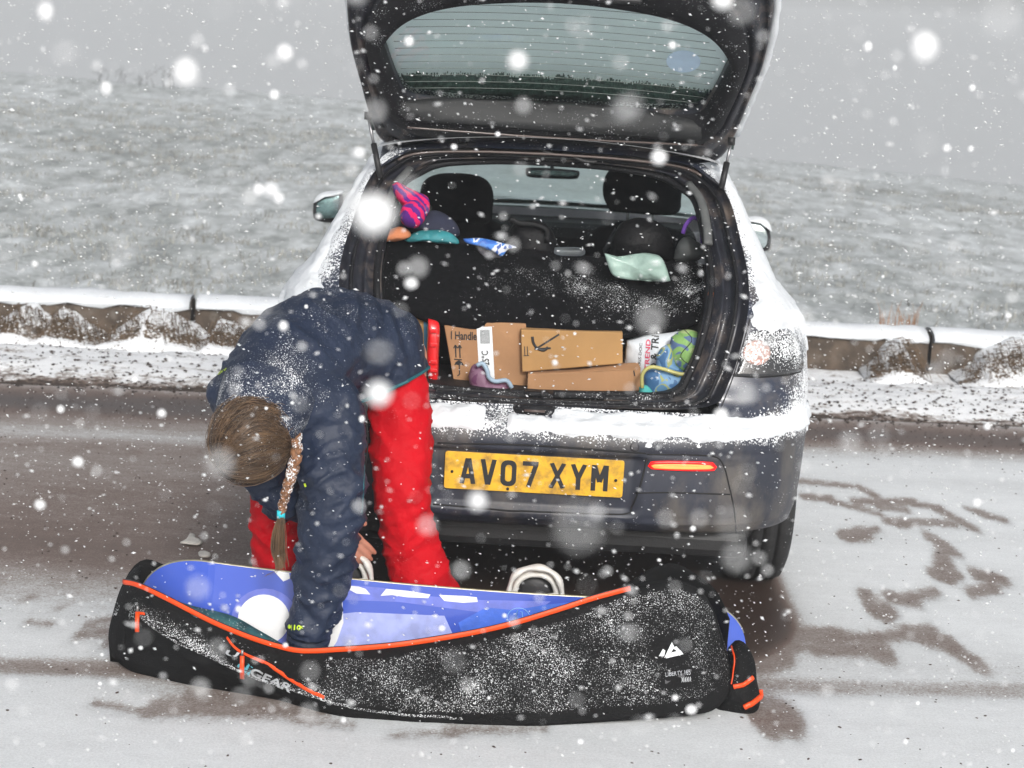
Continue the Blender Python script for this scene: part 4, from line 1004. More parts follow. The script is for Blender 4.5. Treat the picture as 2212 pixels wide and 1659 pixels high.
# ------------------------------------------------------------------ cargo
CARD = mat('cardboard', (.36, .195, .095), .85, var=.14, vs=6, bump=.7, bs=18, dirt=(.50, .29, .15), dirt_scale=3, dirt_amt=.2); CARD2 = mat('ochre_cardboard', (.40, .225, .085), .85, var=.13, vs=6, bump=.7, bs=18)
CARDI = mat('cardboard_edge', (.25, .14, .07), .9); LABELW = mat('white_label', (.72, .76, .78), .6, bump=.02, var=.04); TAPEB = mat('blue_tape', (.06, .20, .32), .5, bump=.02)
def cbox(label, front, depth, m, name='cardboard_box', group='cardboard boxes in the boot'):
    f = [Vector(p) for p in front]      # 4 corners bl br tr tl
    dv = Vector((0, depth, 0)); b_ = [p+dv for p in f]
    c_ = sum(f, Vector())/4
    t = thing(name, label, 'box', (c_.x, c_.y, min(p.z for p in f)), group)
    V = f+b_; F = [(0, 1, 2, 3), (7, 6, 5, 4), (0, 4, 5, 1), (1, 5, 6, 2), (2, 6, 7, 3), (3, 7, 4, 0)]
    mesh('carton', V, F, m, t, smooth=False, bevel=.003)
    return t, BVHTree.FromPolygons(V, F)
q = lambda Y, *uv: [P(u, v, Y) for u, v in uv]
t1, b1 = cbox('tall brown box printed with black arrows and an umbrella, white label strip', q(.40, (984, 846), (1142, 858), (1136, 700), (957, 690)), .30, CARD)
text_on('print', 'I Handle', (974, 733), (1030, 735), (974, 715), b1, INK, t1, bold=.02, off=.0018)
def strokes_on(name, segs, w_, b, m, parent, off=.0018, Y=.4):
    parts = []
    for (x0, y0, x1, y1) in segs:
        d = Vector((x1-x0, y1-y0)).normalized(); n = Vector((-d.y, d.x))*w_/2
        parts.append(([hit(b, x0-n.x, y0-n.y, off, Y), hit(b, x1-n.x, y1-n.y, off, Y), hit(b, x1+n.x, y1+n.y, off, Y), hit(b, x0+n.x, y0+n.y, off, Y)], [(0, 1, 2, 3)]))
    V, F = joinVF(parts); return mesh(name, V, F, m, parent, smooth=False)
strokes_on('printed_arrows', [(984, 746, 985, 772), (993, 746, 994, 773), (980, 752, 984, 745), (984, 745, 988, 752), (989, 752, 993, 745), (993, 745, 997, 752), (981, 776, 998, 777)], 2.6, b1, INK, t1)
UM = [(981, 789), (984, 782), (991, 778), (998, 782), (1003, 790), (998, 787), (991, 789), (986, 787)]
decal('printed_umbrella', UM, b1, INK, t1, off=.0005, thick=.0012, nr=2, smoothout=False, Y=.4); strokes_on('umbrella_handle', [(992, 786, 993, 808), (993, 808, 988, 812)], 2.2, b1, INK, t1)
lab_ = strokes_on('label_strip', [(1046, 706, 1054, 856)], 33, b1, LABELW, t1, off=.0015)
strokes_on('barcode', [(1038+k*2.3, 712, 1039+k*2.3, 742) for k in range(9)], 1.1, b1, INK, t1, off=.0024)
text_on('print', '-25°C', (1058, 793), (1054, 757), (1043, 794), b1, INK, t1, bold=.01, off=.0026)
t2, b2 = cbox('flat ochre box with a printed curved arrow, resting on the lower box', q(.37, (1128, 804), (1345, 786), (1345, 718), (1125, 712)), .30, CARD2)
strokes_on('printed_marks', [(1133, 748, 1134, 768), (1139, 748, 1140, 768), (1131, 768, 1143, 768)], 1.6, b2, INK, t2)
AR = [(1150, 727), (1152, 740), (1160, 752), (1174, 757), (1184, 750)]
line('printed_arrow', AR, .0042, b2, INK, t2, off=.0008, Y=.37, n=20); strokes_on('printed_arrow_head', [(1160, 752, 1208, 722), (1155, 754, 1190, 752)], 4, b2, INK, t2)
strokes_on('carton_seam', [(1134, 802, 1345, 785)], 1.5, b2, CARDI, t2)
t3, b3 = cbox('long brown box at the bottom right with a half-open lid', q(.345, (1138, 868), (1382, 868), (1384, 797), (1140, 808)), .30, CARD)
fl_ = q(.345, (1140, 808), (1384, 797)); bk = q(.36, (1310, 783), (1378, 787))
mesh('open_flap', [P(1250, 803, .343), P(1384, 796, .343), P(1378, 784, .39), P(1300, 788, .42)], [(0, 1, 2, 3)], CARD, t3, smooth=False, solid=.003)
strokes_on('corner_staple', [(1369, 800, 1371, 812)], 2.5, b3, INK, t3)
t4, b4 = cbox('brown box sealed with blue tape, behind the person in the boot', q(.42, (856, 850), (938, 852), (934, 664), (852, 656)), .25, CARD2)
strokes_on('tape', [(919, 680, 922, 850)], 8, b4, TAPEB, t4, Y=.42); strokes_on('tape', [(880, 682, 925, 688)], 6, b4, TAPEB, t4, Y=.42, off=.003)
REDP = mat('red_plastic', (.70, .012, .015), .35, coat=.3, bump=.05, var=.08)
rc = thing('red_case', 'narrow red plastic case standing between two cardboard boxes', 'case', P(938, 825, .36))
pillow('shell', q(.36, (925, 688), (944, 694), (950, 708), (948, 760), (945, 825), (928, 828), (922, 780)), P(937, 760, .36), .03, REDP, rc, noi=.001, sharp=.5)
for v in (715, 745, 782, 800): V, F = boxVF(P(937, v, .33), (.022, .012, .012)); mesh('clasp', V, F, REDP, rc, smooth=False, bevel=.002)
# carrier bag with print
PLW = mat('white_plastic_bag', (.62, .66, .70), .35, bump=.8, bs=30, var=.08)
cb = thing('carrier_bag', 'crumpled white plastic carrier bag with red and black lettering', 'bag', P(1400, 850, .42))
cbm = pillow('bag_body', q(.44, (1352, 735), (1400, 722), (1470, 712), (1500, 730), (1498, 800), (1470, 850), (1400, 858), (1362, 852), (1368, 800), (1352, 790)), P(1420, 785, .44), .05, PLW, cb, noi=.018, ns=9); cbb = bvh_of(cbm)
text_on('print', 'D & TRI', (1420, 800), (1424, 726), (1404, 798), cbb, INK, cb, bold=.02, Y=.4)
text_on('print', 'TREND', (1402, 800), (1406, 734), (1392, 799), cbb, mat('red_ink', (.6, .05, .12), .5), cb, bold=.02, Y=.4)
text_on('print', 'MORRIS DOC', (1383, 812), (1388, 742), (1377, 811), cbb, INK, cb, Y=.4)
# patterned shoes
def patt(name, cols, sc=12):
    m_ = mat(name, cols[0], .6, bump=.2); t = m_.node_tree; N = t.nodes; L = t.links; b = N['Principled BSDF']
    tc = N.new('ShaderNodeTexCoord'); n = N.new('ShaderNodeTexNoise'); n.inputs['Scale'].default_value = sc; n.inputs['Detail'].default_value = 1.5; n.inputs['Distortion'].default_value = 1.2; L.new(tc.outputs['Object'], n.inputs[0])
    r = N.new('ShaderNodeValToRGB'); r.color_ramp.interpolation = 'CONSTANT'; L.new(n.outputs[0], r.inputs[0]); e = r.color_ramp.elements; e[0].color = (*cols[0], 1); e[0].position = 0; e[1].color = (*cols[-1], 1); e[1].position = .62
    for i, c_ in enumerate(cols[1:-1]): x = e.new(.42+.2*i/max(1, len(cols)-2)); x.color = (*c_, 1)
    L.new(r.outputs[0], b.inputs['Base Color']); return m_
G1 = patt('green_pattern', [(.10, .16, .30), (.22, .40, .12), (.36, .46, .20), (.38, .30, .22)]); G2 = patt('blue_green_pattern', [(.04, .12, .26), (.14, .28, .46), (.30, .34, .14), (.08, .20, .34)], 16)
s1 = thing('patterned_shoe', 'round green and blue patterned climbing shoe, upper one in the right corner', 'shoe', P(1480, 800, .33), 'patterned shoes in the boot')
s1b = pillow('upper', q(.36, (1450, 728), (1478, 712), (1508, 718), (1524, 745), (1524, 785), (1508, 804), (1480, 806), (1458, 790), (1445, 760)), P(1487, 762, .36), .05, G1, s1, noi=.004)
pillow('toe_rand', q(.345, (1417, 770), (1430, 750), (1450, 745), (1460, 785), (1478, 803), (1450, 808), (1420, 800)), P(1440, 785, .345), .03, G2, s1, noi=.003)
tube('lace', catmull(q(.30, (1478, 712), (1495, 735), (1470, 770), (1500, 800), (1455, 812), (1452, 852)), 20), .0012, RUBBER, s1, n=4)
s2 = thing('patterned_shoe', 'blue shoe with yellow sole edge lying under the round green one', 'shoe', P(1430, 852, .33), 'patterned shoes in the boot')
pillow('upper', q(.33, (1388, 810), (1402, 795), (1430, 792), (1470, 800), (1498, 806), (1492, 840), (1460, 856), (1420, 862), (1395, 850)), P(1440, 828, .33), .04, G2, s2, noi=.004)
tube('sole_edge', catmull(q(.285, (1387, 838), (1388, 808), (1405, 793), (1432, 797), (1470, 808), (1500, 804)), 20), .006, mat('yellow_rubber', (.42, .40, .14), .5), s2)
pillow('teal_liner', q(.31, (1380, 836), (1395, 832), (1412, 846), (1410, 860), (1382, 860)), P(1394, 850, .31), .02, mat('teal_cloth', (.06, .36, .34), .8), s2, noi=.003)
s3 = thing('purple_shoe', 'purple walking shoe with pale blue collar in front of the arrow box', 'shoe', P(1060, 850, .32))
pillow('upper', q(.33, (1012, 812), (1020, 790), (1036, 786), (1052, 800), (1060, 822), (1090, 826), (1108, 840), (1114, 856), (1060, 856), (1030, 846), (1016, 832)), P(1048, 832, .33), .035, patt('purple_cloth', [(.13, .04, .10), (.20, .10, .16), (.16, .06, .12)], 30), s3, noi=.003)
tube('collar', catmull(q(.295, (1030, 790), (1042, 785), (1052, 800), (1056, 815), (1070, 824), (1094, 822), (1106, 838)), 20), .007, mat('pale_blue_foam', (.32, .42, .52), .7), s3)
# things heaped on the shelf
hm = mat('striped_knit', (.55, .01, .12), .9, bump=1.0, bs=300)
t_ = hm.node_tree; N_ = t_.nodes; wv_ = N_.new('ShaderNodeTexWave'); wv_.inputs['Scale'].default_value = 14; wv_.inputs['Distortion'].default_value = 4; wv_.inputs['Detail Scale'].default_value = 2; wv_.bands_direction = 'DIAGONAL'
tc_ = N_.new('ShaderNodeTexCoord'); t_.links.new(tc_.outputs['Object'], wv_.inputs[0]); rp = N_.new('ShaderNodeValToRGB'); rp.color_ramp.interpolation = 'CONSTANT'; rp.color_ramp.elements[0].color = (.10, .012, .22, 1); rp.color_ramp.elements[1].position = .45; rp.color_ramp.elements[1].color = (.72, .005, .12, 1)
t_.links.new(wv_.outputs[0], rp.inputs[0]); t_.links.new(rp.outputs[0], N_['Principled BSDF'].inputs['Base Color'])
ht = thing('woolly_hat', 'crumpled pink and purple striped woolly hat hanging at the left pillar', 'hat', P(885, 490, .62))
pillow('crown', q(.62, (850, 398), (862, 392), (880, 402), (905, 415), (925, 430), (928, 455), (915, 470), (890, 462), (868, 440), (852, 420)), P(885, 432, .62), .05, hm, ht, noi=.012, ns=14)
pillow('rolled_brim', q(.58, (866, 445), (890, 432), (912, 438), (922, 458), (915, 480), (898, 492), (875, 488), (862, 470)), P(893, 462, .58), .045, hm, ht, noi=.008, ns=16)
def cloth(name, lab, cat, o_, Y, m, T=.03, noi=.012, **k):
    c_ = (sum(p[0] for p in o_)/len(o_), sum(p[1] for p in o_)/len(o_)); return tag(pillow(name, q(Y, *o_), P(c_[0], c_[1], Y), T, m, noi=noi, **k), lab, cat)
cloth('orange_cloth', 'crumpled orange cloth lying on the left end of the rear shelf', 'cloth', [(820, 512), (845, 492), (868, 488), (885, 500), (884, 512), (862, 518), (835, 521)], .60, mat('orange_cloth', (.55, .20, .09), .85, var=.25), ns=20)
cloth('dark_scarf', 'dark navy cloth bunched under the striped hat', 'cloth', [(845, 480), (880, 470), (940, 455), (985, 480), (990, 510), (930, 505), (880, 500), (850, 495)], .72, mat('navy_cloth', (.015, .018, .04), .85), .05)
cloth('teal_jacket', 'teal jacket folded on the shelf between orange and blue cloths', 'jacket', [(875, 512), (905, 500), (940, 498), (975, 506), (990, 525), (960, 526), (915, 522), (880, 521)], .62, mat('teal_fabric', (.02, .17, .19), .6, var=.4), ns=18)
cloth('blue_white_scarf', 'blue and white patterned scarf draped over the shelf edge', 'scarf', [(1000, 518), (1040, 514), (1080, 522), (1115, 534), (1098, 538), (1085, 552), (1062, 540), (1030, 530), (1005, 526)], .60, patt('blue_white', [(.03, .12, .45), (.05, .2, .6), (.6, .62, .68), (.04, .1, .35)], 20), .012)
cloth('grey_cloth', 'grey cloth hanging below the blue and white scarf', 'cloth', [(1030, 532), (1060, 540), (1082, 552), (1078, 560), (1055, 556), (1035, 545)], .62, mat('grey_cloth', (.09, .085, .10), .85), .01)
bgm = mat('black_nylon', (.006, .006, .007), .6, spec=.2, bump=.8, bs=60)
bk_ = thing('black_camera_bag', 'black padded bag with a raised strap, middle of the rear shelf', 'bag', P(1150, 545, .85))
pillow('padded_body', q(.85, (1100, 560), (1095, 520), (1105, 490), (1125, 478), (1165, 478), (1190, 492), (1200, 515), (1205, 560)), P(1150, 525, .85), .08, bgm, bk_, noi=.012)
tube('strap', catmull(q(.78, (1100, 480), (1108, 474), (1118, 482), (1160, 487), (1182, 500), (1180, 525)), 16), .009, bgm, bk_, flat=.5)
tag(pillow('clear_tub', q(.66, (1198, 535), (1240, 535), (1262, 538), (1260, 551), (1225, 552), (1199, 548)), P(1230, 543, .66), .03, glass('clear_plastic', (.8, .85, .9), rough=.1, milk=.45), noi=.001, sharp=.4), 'small clear plastic tub on the shelf right of the black bag', 'tub')
GRB = mat('pale_green_plastic', (.30, .42, .37), .3, bump=.9, bs=22, var=.25, vs=18, spec=.8)
tag(pillow('green_plastic_bag', q(.52, (1308, 548), (1340, 556), (1372, 550), (1405, 548), (1432, 558), (1446, 598), (1442, 608), (1400, 610), (1355, 606), (1322, 594)), P(1380, 580, .52), .03, GRB, noi=.02, ns=10), 'pale green crumpled plastic bag hanging over the shelf', 'bag')
gs_ = thing('grey_shoe', 'dark grey shoe with purple strap lying at the right end of the shelf', 'shoe', P(1490, 545, .72))
pillow('upper', q(.72, (1455, 560), (1462, 530), (1480, 512), (1502, 520), (1522, 535), (1528, 548), (1500, 566), (1470, 568)), P(1490, 545, .72), .04, mat('grey_leather', (.06, .065, .065), .5), gs_, noi=.006)
tube('purple_strap', catmull(q(.70, (1475, 505), (1482, 485), (1498, 470), (1512, 478), (1516, 500), (1518, 525)), 16), .007, mat('purple_webbing', (.10, .03, .25), .7), gs_, flat=.5)
cloth('dark_rucksack', 'bulky black rucksack in front of the right headrest', 'rucksack', [(1320, 545), (1325, 510), (1345, 480), (1385, 470), (1425, 482), (1450, 510), (1455, 562), (1390, 560), (1330, 562)], .95, bgm, .08)
# ------------------------------------------------------------------ snowboard in its bag
sb = thing('snowboard', 'blue snowboard with white circle on its base, standing on edge in the open bag', 'snowboard', (-.25, -.33, .02))
BL = 1.71; def_tilt = math.radians(12)
bx0 = Vector((-.228, -.335, .158)); ang = math.radians(-2.1)
Bx = Vector((math.cos(ang), .03, math.sin(ang))).normalized(); Bn = Vector((0, -math.cos(def_tilt), math.sin(def_tilt))); Bn = (Bn-Bx*Bn.dot(Bx)).normalized(); Bz = Bx.cross(Bn)*-1
if Bz.z < 0: Bz = -Bz
def hwid(s):
    a = abs(s)/(BL/2); w_ = .122+.018*min(1, (a/.78)**2)
    if a > .78: t = (a-.78)/.22; w_ = .140*math.sqrt(max(0, 1-t**2.3))
    return w_
def B(s, w_, d=0):
    a = abs(s)/(BL/2); kick = .10*max(0, (a-.74)/.26)**1.8; return bx0+Bx*s+Bz*w_+Bn*(d-kick)
ns_ = 90; rows = []
for k in range(ns_+1):
    s = -BL/2*math.cos(math.pi*k/ns_); h = max(hwid(s), .0005); rows.append([B(s, h*g, .0045) for g in np.linspace(-1, 1, 13)]+[B(s, h*g, -.0045) for g in np.linspace(1, -1, 13)])
V, F = gridVF(rows, cv=True)
BASEM = bpy.data.materials.new('board_base'); BASEM.use_nodes = True; t_ = BASEM.node_tree; N_ = t_.nodes; L_ = t_.links; b_ = N_['Principled BSDF']; b_.inputs['Roughness'].default_value = .35; b_.inputs['Coat Weight'].default_value = .3
tc_ = N_.new('ShaderNodeTexCoord'); mp_ = N_.new('ShaderNodeMapping'); mp_.inputs['Scale'].default_value = (1, 1, 2.5); L_.new(tc_.outputs['Object'], mp_.inputs[0])
n_ = N_.new('ShaderNodeTexNoise'); n_.inputs['Scale'].default_value = 1.7; n_.inputs['Detail'].default_value = 1; L_.new(mp_.outputs[0], n_.inputs[0])
r_ = N_.new('ShaderNodeValToRGB'); L_.new(n_.outputs[0], r_.inputs[0]); e = r_.color_ramp.elements; e[0].position = .30; e[0].color = (.014, .060, .45, 1); e[1].position = .72; e[1].color = (.09, .15, .58, 1)
x = e.new(.5); x.color = (.028, .082, .50, 1); L_.new(r_.outputs[0], b_.inputs['Base Color'])
bm_ = mesh('deck', V, F, BASEM, sb, smooth=False)
EDGE = mat('steel_edge', (.45, .42, .30), .35, metal=.6)
tube('metal_edge', [B(s, hwid(s), 0) for s in np.linspace(-BL/2*.985, BL/2*.985, 120)], .0042, EDGE, sb, n=6)
WP = mat('white_print', (.78, .79, .80), .45, bump=.05, var=.03); VP_ = mat('violet_print', (.12, .16, .58), .45, bump=.02); VP2 = mat('pale_violet_print', (.32, .37, .72), .45, bump=.02); NP = mat('deep_blue_print', (.045, .11, .55), .4, bump=.02); CYP = mat('cyan_print', (.30, .62, .85), .4, bump=.02)
dbv = bvh_of(bm_)
def gfx(name, o_, m, off): 
    n = len(o_); pts = [hit(dbv, u, v, off, -.33) for u, v in o_]; c_ = sum(pts, Vector())/n; return mesh(name, pts+[c_], [(i, (i+1) % n, n) for i in range(n)], m, bm_, smooth=False)
gfx('printed_band', [(745, 1262), (830, 1270), (930, 1288), (1040, 1296), (1190, 1299), (1170, 1312), (1100, 1330), (1000, 1318), (860, 1300), (745, 1296)], VP_, .0009)
gfx('printed_shape', [(700, 1330), (770, 1322), (960, 1330), (985, 1385), (980, 1420), (700, 1420)], VP2, .0012)
gfx('printed_shape', [(590, 1232), (625, 1238), (626, 1250), (612, 1256)], WP, .0016)
gfx('printed_shape', [(744, 1264), (775, 1267), (790, 1272), (800, 1284), (770, 1282), (744, 1268)], WP, .0016)
gfx('printed_shape', [(834, 1272), (880, 1276), (930, 1284), (925, 1292), (880, 1290), (838, 1284), (822, 1287)], WP, .0016)
gfx('printed_shape', [(948, 1285), (1000, 1287), (1030, 1290), (1032, 1300), (1000, 1302), (960, 1298)], WP, .0016)
gfx('printed_ring', [(572+72*math.cos(a*.2618), 1337+66*math.sin(a*.2618)) for a in range(24)], VP_, .0011)
gfx('printed_circle', [(570+56*math.cos(a*.1963), 1338+54*math.sin(a*.1963)) for a in range(32)], WP, .0017)
gfx('printed_crescent', [(740, 1300), (742, 1345), (728, 1385), (712, 1410), (700, 1410), (700, 1300)], WP, .0019)
gfx('printed_shape', [(1050, 1312), (1110, 1318), (1180, 1306), (1240, 1300), (1240, 1312), (1100, 1350), (1000, 1375), (990, 1345)], mat('bright_blue_print', (.03, .12, .60), .4), .0010)
V, F = tubeVF([hit(dbv, 1120+24*math.cos(a*.3), 1333+20*math.sin(a*.3), .002, -.33) for a in range(22)], .0016, 5, .3); mesh('printed_logo_ring', V, F, CYP, bm_)
V, F = tubeVF([hit(dbv, u, v, .002, -.33) for u, v in ((1112, 1345), (1118, 1318), (1128, 1322), (1130, 1345))], .0016, 5, .3); mesh('printed_logo', V, F, CYP, bm_)
# bindings: white highbacks rising over the far edge
WHB = mat('white_binding', (.66, .64, .60), .45, var=.08, bump=.1, snow=False); BLK = mat('binding_black', (.02, .02, .022), .5)
def binding(uc, vt, Y):
    sc = 1.0
    arch = [(-58, 72), (-57, 45), (-46, 16), (-22, 1), (0, -2), (24, 2), (46, 18), (56, 44), (58, 72)]
    o_ = catmull([P(uc+a, vt+b, Y) for a, b in arch], 30); bd = tube('binding', o_, [.0085+.002*math.sin(k*.9) for k in range(30)], WHB, sb, n=10, flat=1.8)
    o_ = catmull([P(uc+a*.80, vt+12+b*.8, Y+.025) for a, b in arch], 30); tube('highback', o_, .010, WHB, bd, n=10, flat=2.2)
    o_ = [P(uc+a, vt+b, Y+.02) for a, b in [(-48, 80), (-44, 56), (-30, 52), (0, 60), (30, 54), (42, 56), (50, 80)]]
    pillow('heel_cup', o_, P(uc, vt+70, Y+.02), .018, WHB, bd, noi=.001)
    pillow('padding', [P(uc+a, vt+b, Y+.05) for a, b in [(-40, 60), (-36, 30), (-15, 16), (15, 17), (36, 32), (40, 62)]], P(uc, vt+42, Y+.05), .015, BLK, bd, noi=.001)
    for k in (-40, 40): tube('ankle_strap', catmull([P(uc+k, vt+60, Y), P(uc+k*1.1, vt+75, Y+.08), P(uc+k*.5, vt+95, Y+.13), P(uc, vt+100, Y+.14)], 14), .010, WHB, bd, flat=1.8)
    V, F = boxVF(P(uc, vt+120, Y+.05), (.15, .10, .02), Matrix.Rotation(math.pi/2-def_tilt, 3, 'X')); mesh('base_plate', V, F, BLK, bd, smooth=False, bevel=.006)
    return bd
binding(1157, 1228, -.22); binding(745, 1196, -.22)
# bag
bag = thing('snowboard_bag', 'black snowboard bag with orange zips lying open on the snowy road', 'bag', (-.25, -.45, 0))
NYL = mat('black_bag_nylon', (.006, .006, .0065), .75, var=.35, vs=6, bump=.5, bs=320, snow=True, snow_scale=330, sa=.18, spec=.15); ORZ = mat('orange_zip', (.85, .07, .004), .45, var=.08, bump=.1)
TOPB = [(266, 1260, -.30), (300, 1268, -.36), (360, 1296, -.42), (460, 1347, -.46), (540, 1380, -.49), (600, 1399, -.505), (650, 1409, -.515), (720, 1407, -.52), (850, 1397, -.52), (1000, 1374, -.50), (1100, 1352, -.49), (1200, 1322, -.47), (1280, 1296, -.44), (1366, 1273, -.41), (1440, 1256, -.39), (1490, 1264, -.38), (1525, 1290, -.375), (1545, 1330, -.37)]
BOTB = [(235, 1372, -.32), (243, 1415, -.335), (290, 1452, -.37), (380, 1480, -.42), (480, 1497, -.46), (560, 1511, -.49), (640, 1530, -.53), (740, 1554, -.595), (880, 1564, -.605), (1030, 1569, -.60), (1140, 1568, -.59), (1250, 1562, -.565), (1340, 1556, -.545), (1430, 1550, -.52), (1500, 1543, -.50), (1545, 1530, -.47), (1575, 1490, -.43), (1572, 1410, -.39)]
NT = 150
tt = catmull([(u/1000, v/1000, y) for u, v, y in TOPB], NT); bt = catmull([(u/1000, v/1000, y) for u, v, y in BOTB], NT)
SEAMV = ([230, 310, 420, 560, 700, 850, 1000, 1300, 1500, 1600], [1330, 1340, 1405, 1467, 1509, 1535, 1545, 1535, 1512, 1480])
rows, at = [], []
for k in range(40):
    f = k/32; r = []
    for j in range(NT):
        if f <= 1:
            u = (tt[j].x+(bt[j].x-tt[j].x)*f)*1000; v = (tt[j].y+(bt[j].y-tt[j].y)*f)*1000
            e = min(1, j/12, (NT-1-j)/12); Y = tt[j].z+(bt[j].z-tt[j].z)*f-.035*math.sin(math.pi*f)*e
            p = P(u, v, Y); wr = .020*nz((p.x*3+p.z*3, p.z*5-p.x*2, 0), 2.2, 4)+.009*nz((p.x*9-p.z*6, p.z*9, 3), 2, 3)
            p = p+Vector((0, -wr*math.sin(math.pi*min(1, f*1.0+.02))**.5 if 0 < f < 1 else 0, 0)); p.z = max(p.z, .006)
            sv = interp(u, *SEAMV); dv = v-sv
            base = .13 if dv < 0 else -.16
            if dv >= 0 and u > 1000: base = -.02-.10*sstep(0, 20, dv)
            if u < 700 and dv < 0: base = .05+.16*sstep(-60, -2, dv)
            if v-(tt[j].y*1000) < 16: base = -.10
            base += -.30*math.exp(-((u-1448)/36)**4-((v-1404)/26)**4)-.25*math.exp(-((u-1465)/38)**4-((v-1462)/20)**4)-.22*math.exp(-((u-555)/85)**4-((dv+28)/20)**4)*(u < 650)
            at.append(base+.06*nz((p.x, p.z, 0), 7, 3)-.15*sstep(1500, 1560, u)*(.4))
        else:
            g = (f-1)/.22; q_ = rows[-1][j] if False else P(bt[j].x*1000, bt[j].y*1000, bt[j].z); p = Vector((q_.x, q_.y+(-.30-q_.y)*min(1, g), max(.006, q_.z*(1-g)+.006))); at.append(-.2)
        r.append(p)
    rows.append(r)
V, F = gridVF(rows); front = mesh('front_panel', V, F, NYL, bag, attr=at, solid=.003); fb = bvh_of(front)
# back and end walls behind the board
pts = [(-1.148, -.30, .10, .0), (-1.13, -.25, .22, 0), (-1.08, -.235, .285, 0), (-1.0, -.22, .26, 0), (-.8, -.20, .17, 0), (-.4, -.18, .12, 0), (0, -.18, .14, 0), (.2, -.19, .23, 0), (.37, -.22, .352, 0), (.46, -.25, .34, 0), (.52, -.28, .30, 0), (.555, -.33, .24, 0)]
bk = catmull([Vector((a, b, c)) for a, b, c, d in pts], 90); rows = []
for k in range(14):
    f = k/13; rows.append([Vector((p.x, p.y+.01*math.sin(f*3.1)+.006*nz(p, 8), .006+(p.z-.006)*(1-f))) for p in bk])
V, F = gridVF(rows); mesh('back_panel', V, F, NYL, bag, attr=[-.1]*len(V), solid=.003)
# nose cup joining front and back at the left tip
tl_ = [P(266, 1260, -.30), P(285, 1234, -.27), P(303, 1221, -.245), P(306, 1240, -.32), P(302, 1268, -.36)]
rows = []
e0 = catmull([P(303, 1221, -.25), P(283, 1236, -.27), P(262, 1270, -.295), P(246, 1320, -.31), P(235, 1374, -.32), P(243, 1417, -.333)], 24); e1 = catmull([P(304, 1222, -.29), P(300, 1245, -.33), P(300, 1268, -.36), P(285, 1320, -.37), P(270, 1380, -.37), P(270, 1430, -.36)], 24)
for k in range(7):
    f = k/6; rows.append([a.lerp(b, f)+Vector((0, -.012*math.sin(f*math.pi), 0)) for a, b in zip(e0, e1)])
V, F = gridVF(rows); mesh('nose_cup', V, F, NYL, bag, attr=[.0]*len(V), solid=.003)
ztop = [P(p.x*1000, p.y*1000-3, p.z-.004) for p in tt if p.x*1000 < 1368]
V, F = tubeVF(ztop, .0075, 8, .35, up=Vector((0, 0, 1))); zp = mesh('zip_tape', V, F, ORZ, bag)
TEET = mat('zip_teeth', (.02, .02, .022), .4)
V, F = tubeVF([p+Vector((0, .002, .007)) for p in ztop], .0022, 5); mesh('zip_teeth', V, F, TEET, zp)
LINER = mat('teal_liner', (.03, .11, .12), .6, var=.5, bump=.4, snow=True)
o1 = catmull([P(u, v, y) for u, v, y in [(345, 1288, -.40), (420, 1310, -.41), (500, 1330, -.43), (560, 1362, -.45), (618, 1396, -.49)]], 40); o2 = catmull([P(u, v+4, y-.002) for u, v, y in [(345, 1290, -.41), (400, 1318, -.435), (460, 1347, -.458), (540, 1380, -.485), (620, 1402, -.505)]], 40)
V, F = gridVF([o1, [a.lerp(b, .5)+Vector((0, -.004, 0)) for a, b in zip(o1, o2)], o2]); mesh('inner_lining', V, F, LINER, bag, attr=[.08]*len(V), solid=.002)
zb_ = line('pocket_zip', [(490, 1378), (505, 1398), (530, 1415), (580, 1436), (640, 1475), (700, 1508)], .0062, fb, ORZ, bag, off=.001, flat=.35, Y=-.5)
line('binding_seam', [(308, 1338), (360, 1375), (430, 1410), (560, 1467), (640, 1493), (740, 1523), (850, 1541), (1000, 1552)], .0045, fb, NYL, bag, off=.001, Y=-.5, n=80, attr=.20)
line('binding_seam', [(1366, 1272), (1400, 1262), (1440, 1257), (1480, 1262), (1515, 1283), (1540, 1325), (1556, 1380), (1574, 1440), (1580, 1485)], .005, fb, NYL, bag, off=.0, Y=-.39, n=60, attr=-.2)
def pull(u, v, L_=48):
    p = hit(fb, u, v, .012, -.45); a = hit(fb, u-1, v+L_, .012, -.45); zz = tube('zip_pull', [p, p.lerp(a, .5)+Vector((0, -.004, 0)), a], .0062, ORZ, bag, n=6, flat=.35, up=Vector((1, 0, 0)))
    tube('slider', [p+Vector((0, 0, .016)), p], .0035, STEEL, zz, n=6)
pull(304, 1323, 40); pull(524, 1420, 42)
line('zip_stub', [(304, 1324), (316, 1326)], .004, fb, ORZ, bag, Y=-.4, off=.006, n=6)
WTX = mat('white_print_on_nylon', (.75, .78, .80), .5); CTX = mat('cyan_print_on_nylon', (.10, .45, .55), .5)
WTD = mat('dim_white_print', (.42, .44, .46), .6)
def word(s, p00, p10, p01, m, bold=.03): return text_on('print', s, p00, p10, p01, fb, m, bag, bold=bold, off=.003, Y=-.5)
word('U', (486, 1414), (512, 1421), (493, 1404), WTD); word('NI', (513, 1438), (538, 1458), (522, 1421), CTX); word('GEAR', (538, 1456), (628, 1497), (546, 1440), WTD)
lg = [[(1422, 1418), (1431, 1402), (1437, 1406), (1434, 1418)], [(1434, 1422), (1450, 1387), (1456, 1398), (1443, 1418)], [(1437, 1423), (1475, 1413), (1469, 1405), (1447, 1411)], [(1475, 1413), (1459, 1395), (1454, 1402), (1466, 1410)]]
V, F = joinVF([([hit(fb, u, v, .0035+.0002*k, -.45) for u, v in o_], [(0, 1, 2, 3)]) for k, o_ in enumerate(lg)]); mesh('printed_mountain', V, F, WTX, bag, smooth=False)
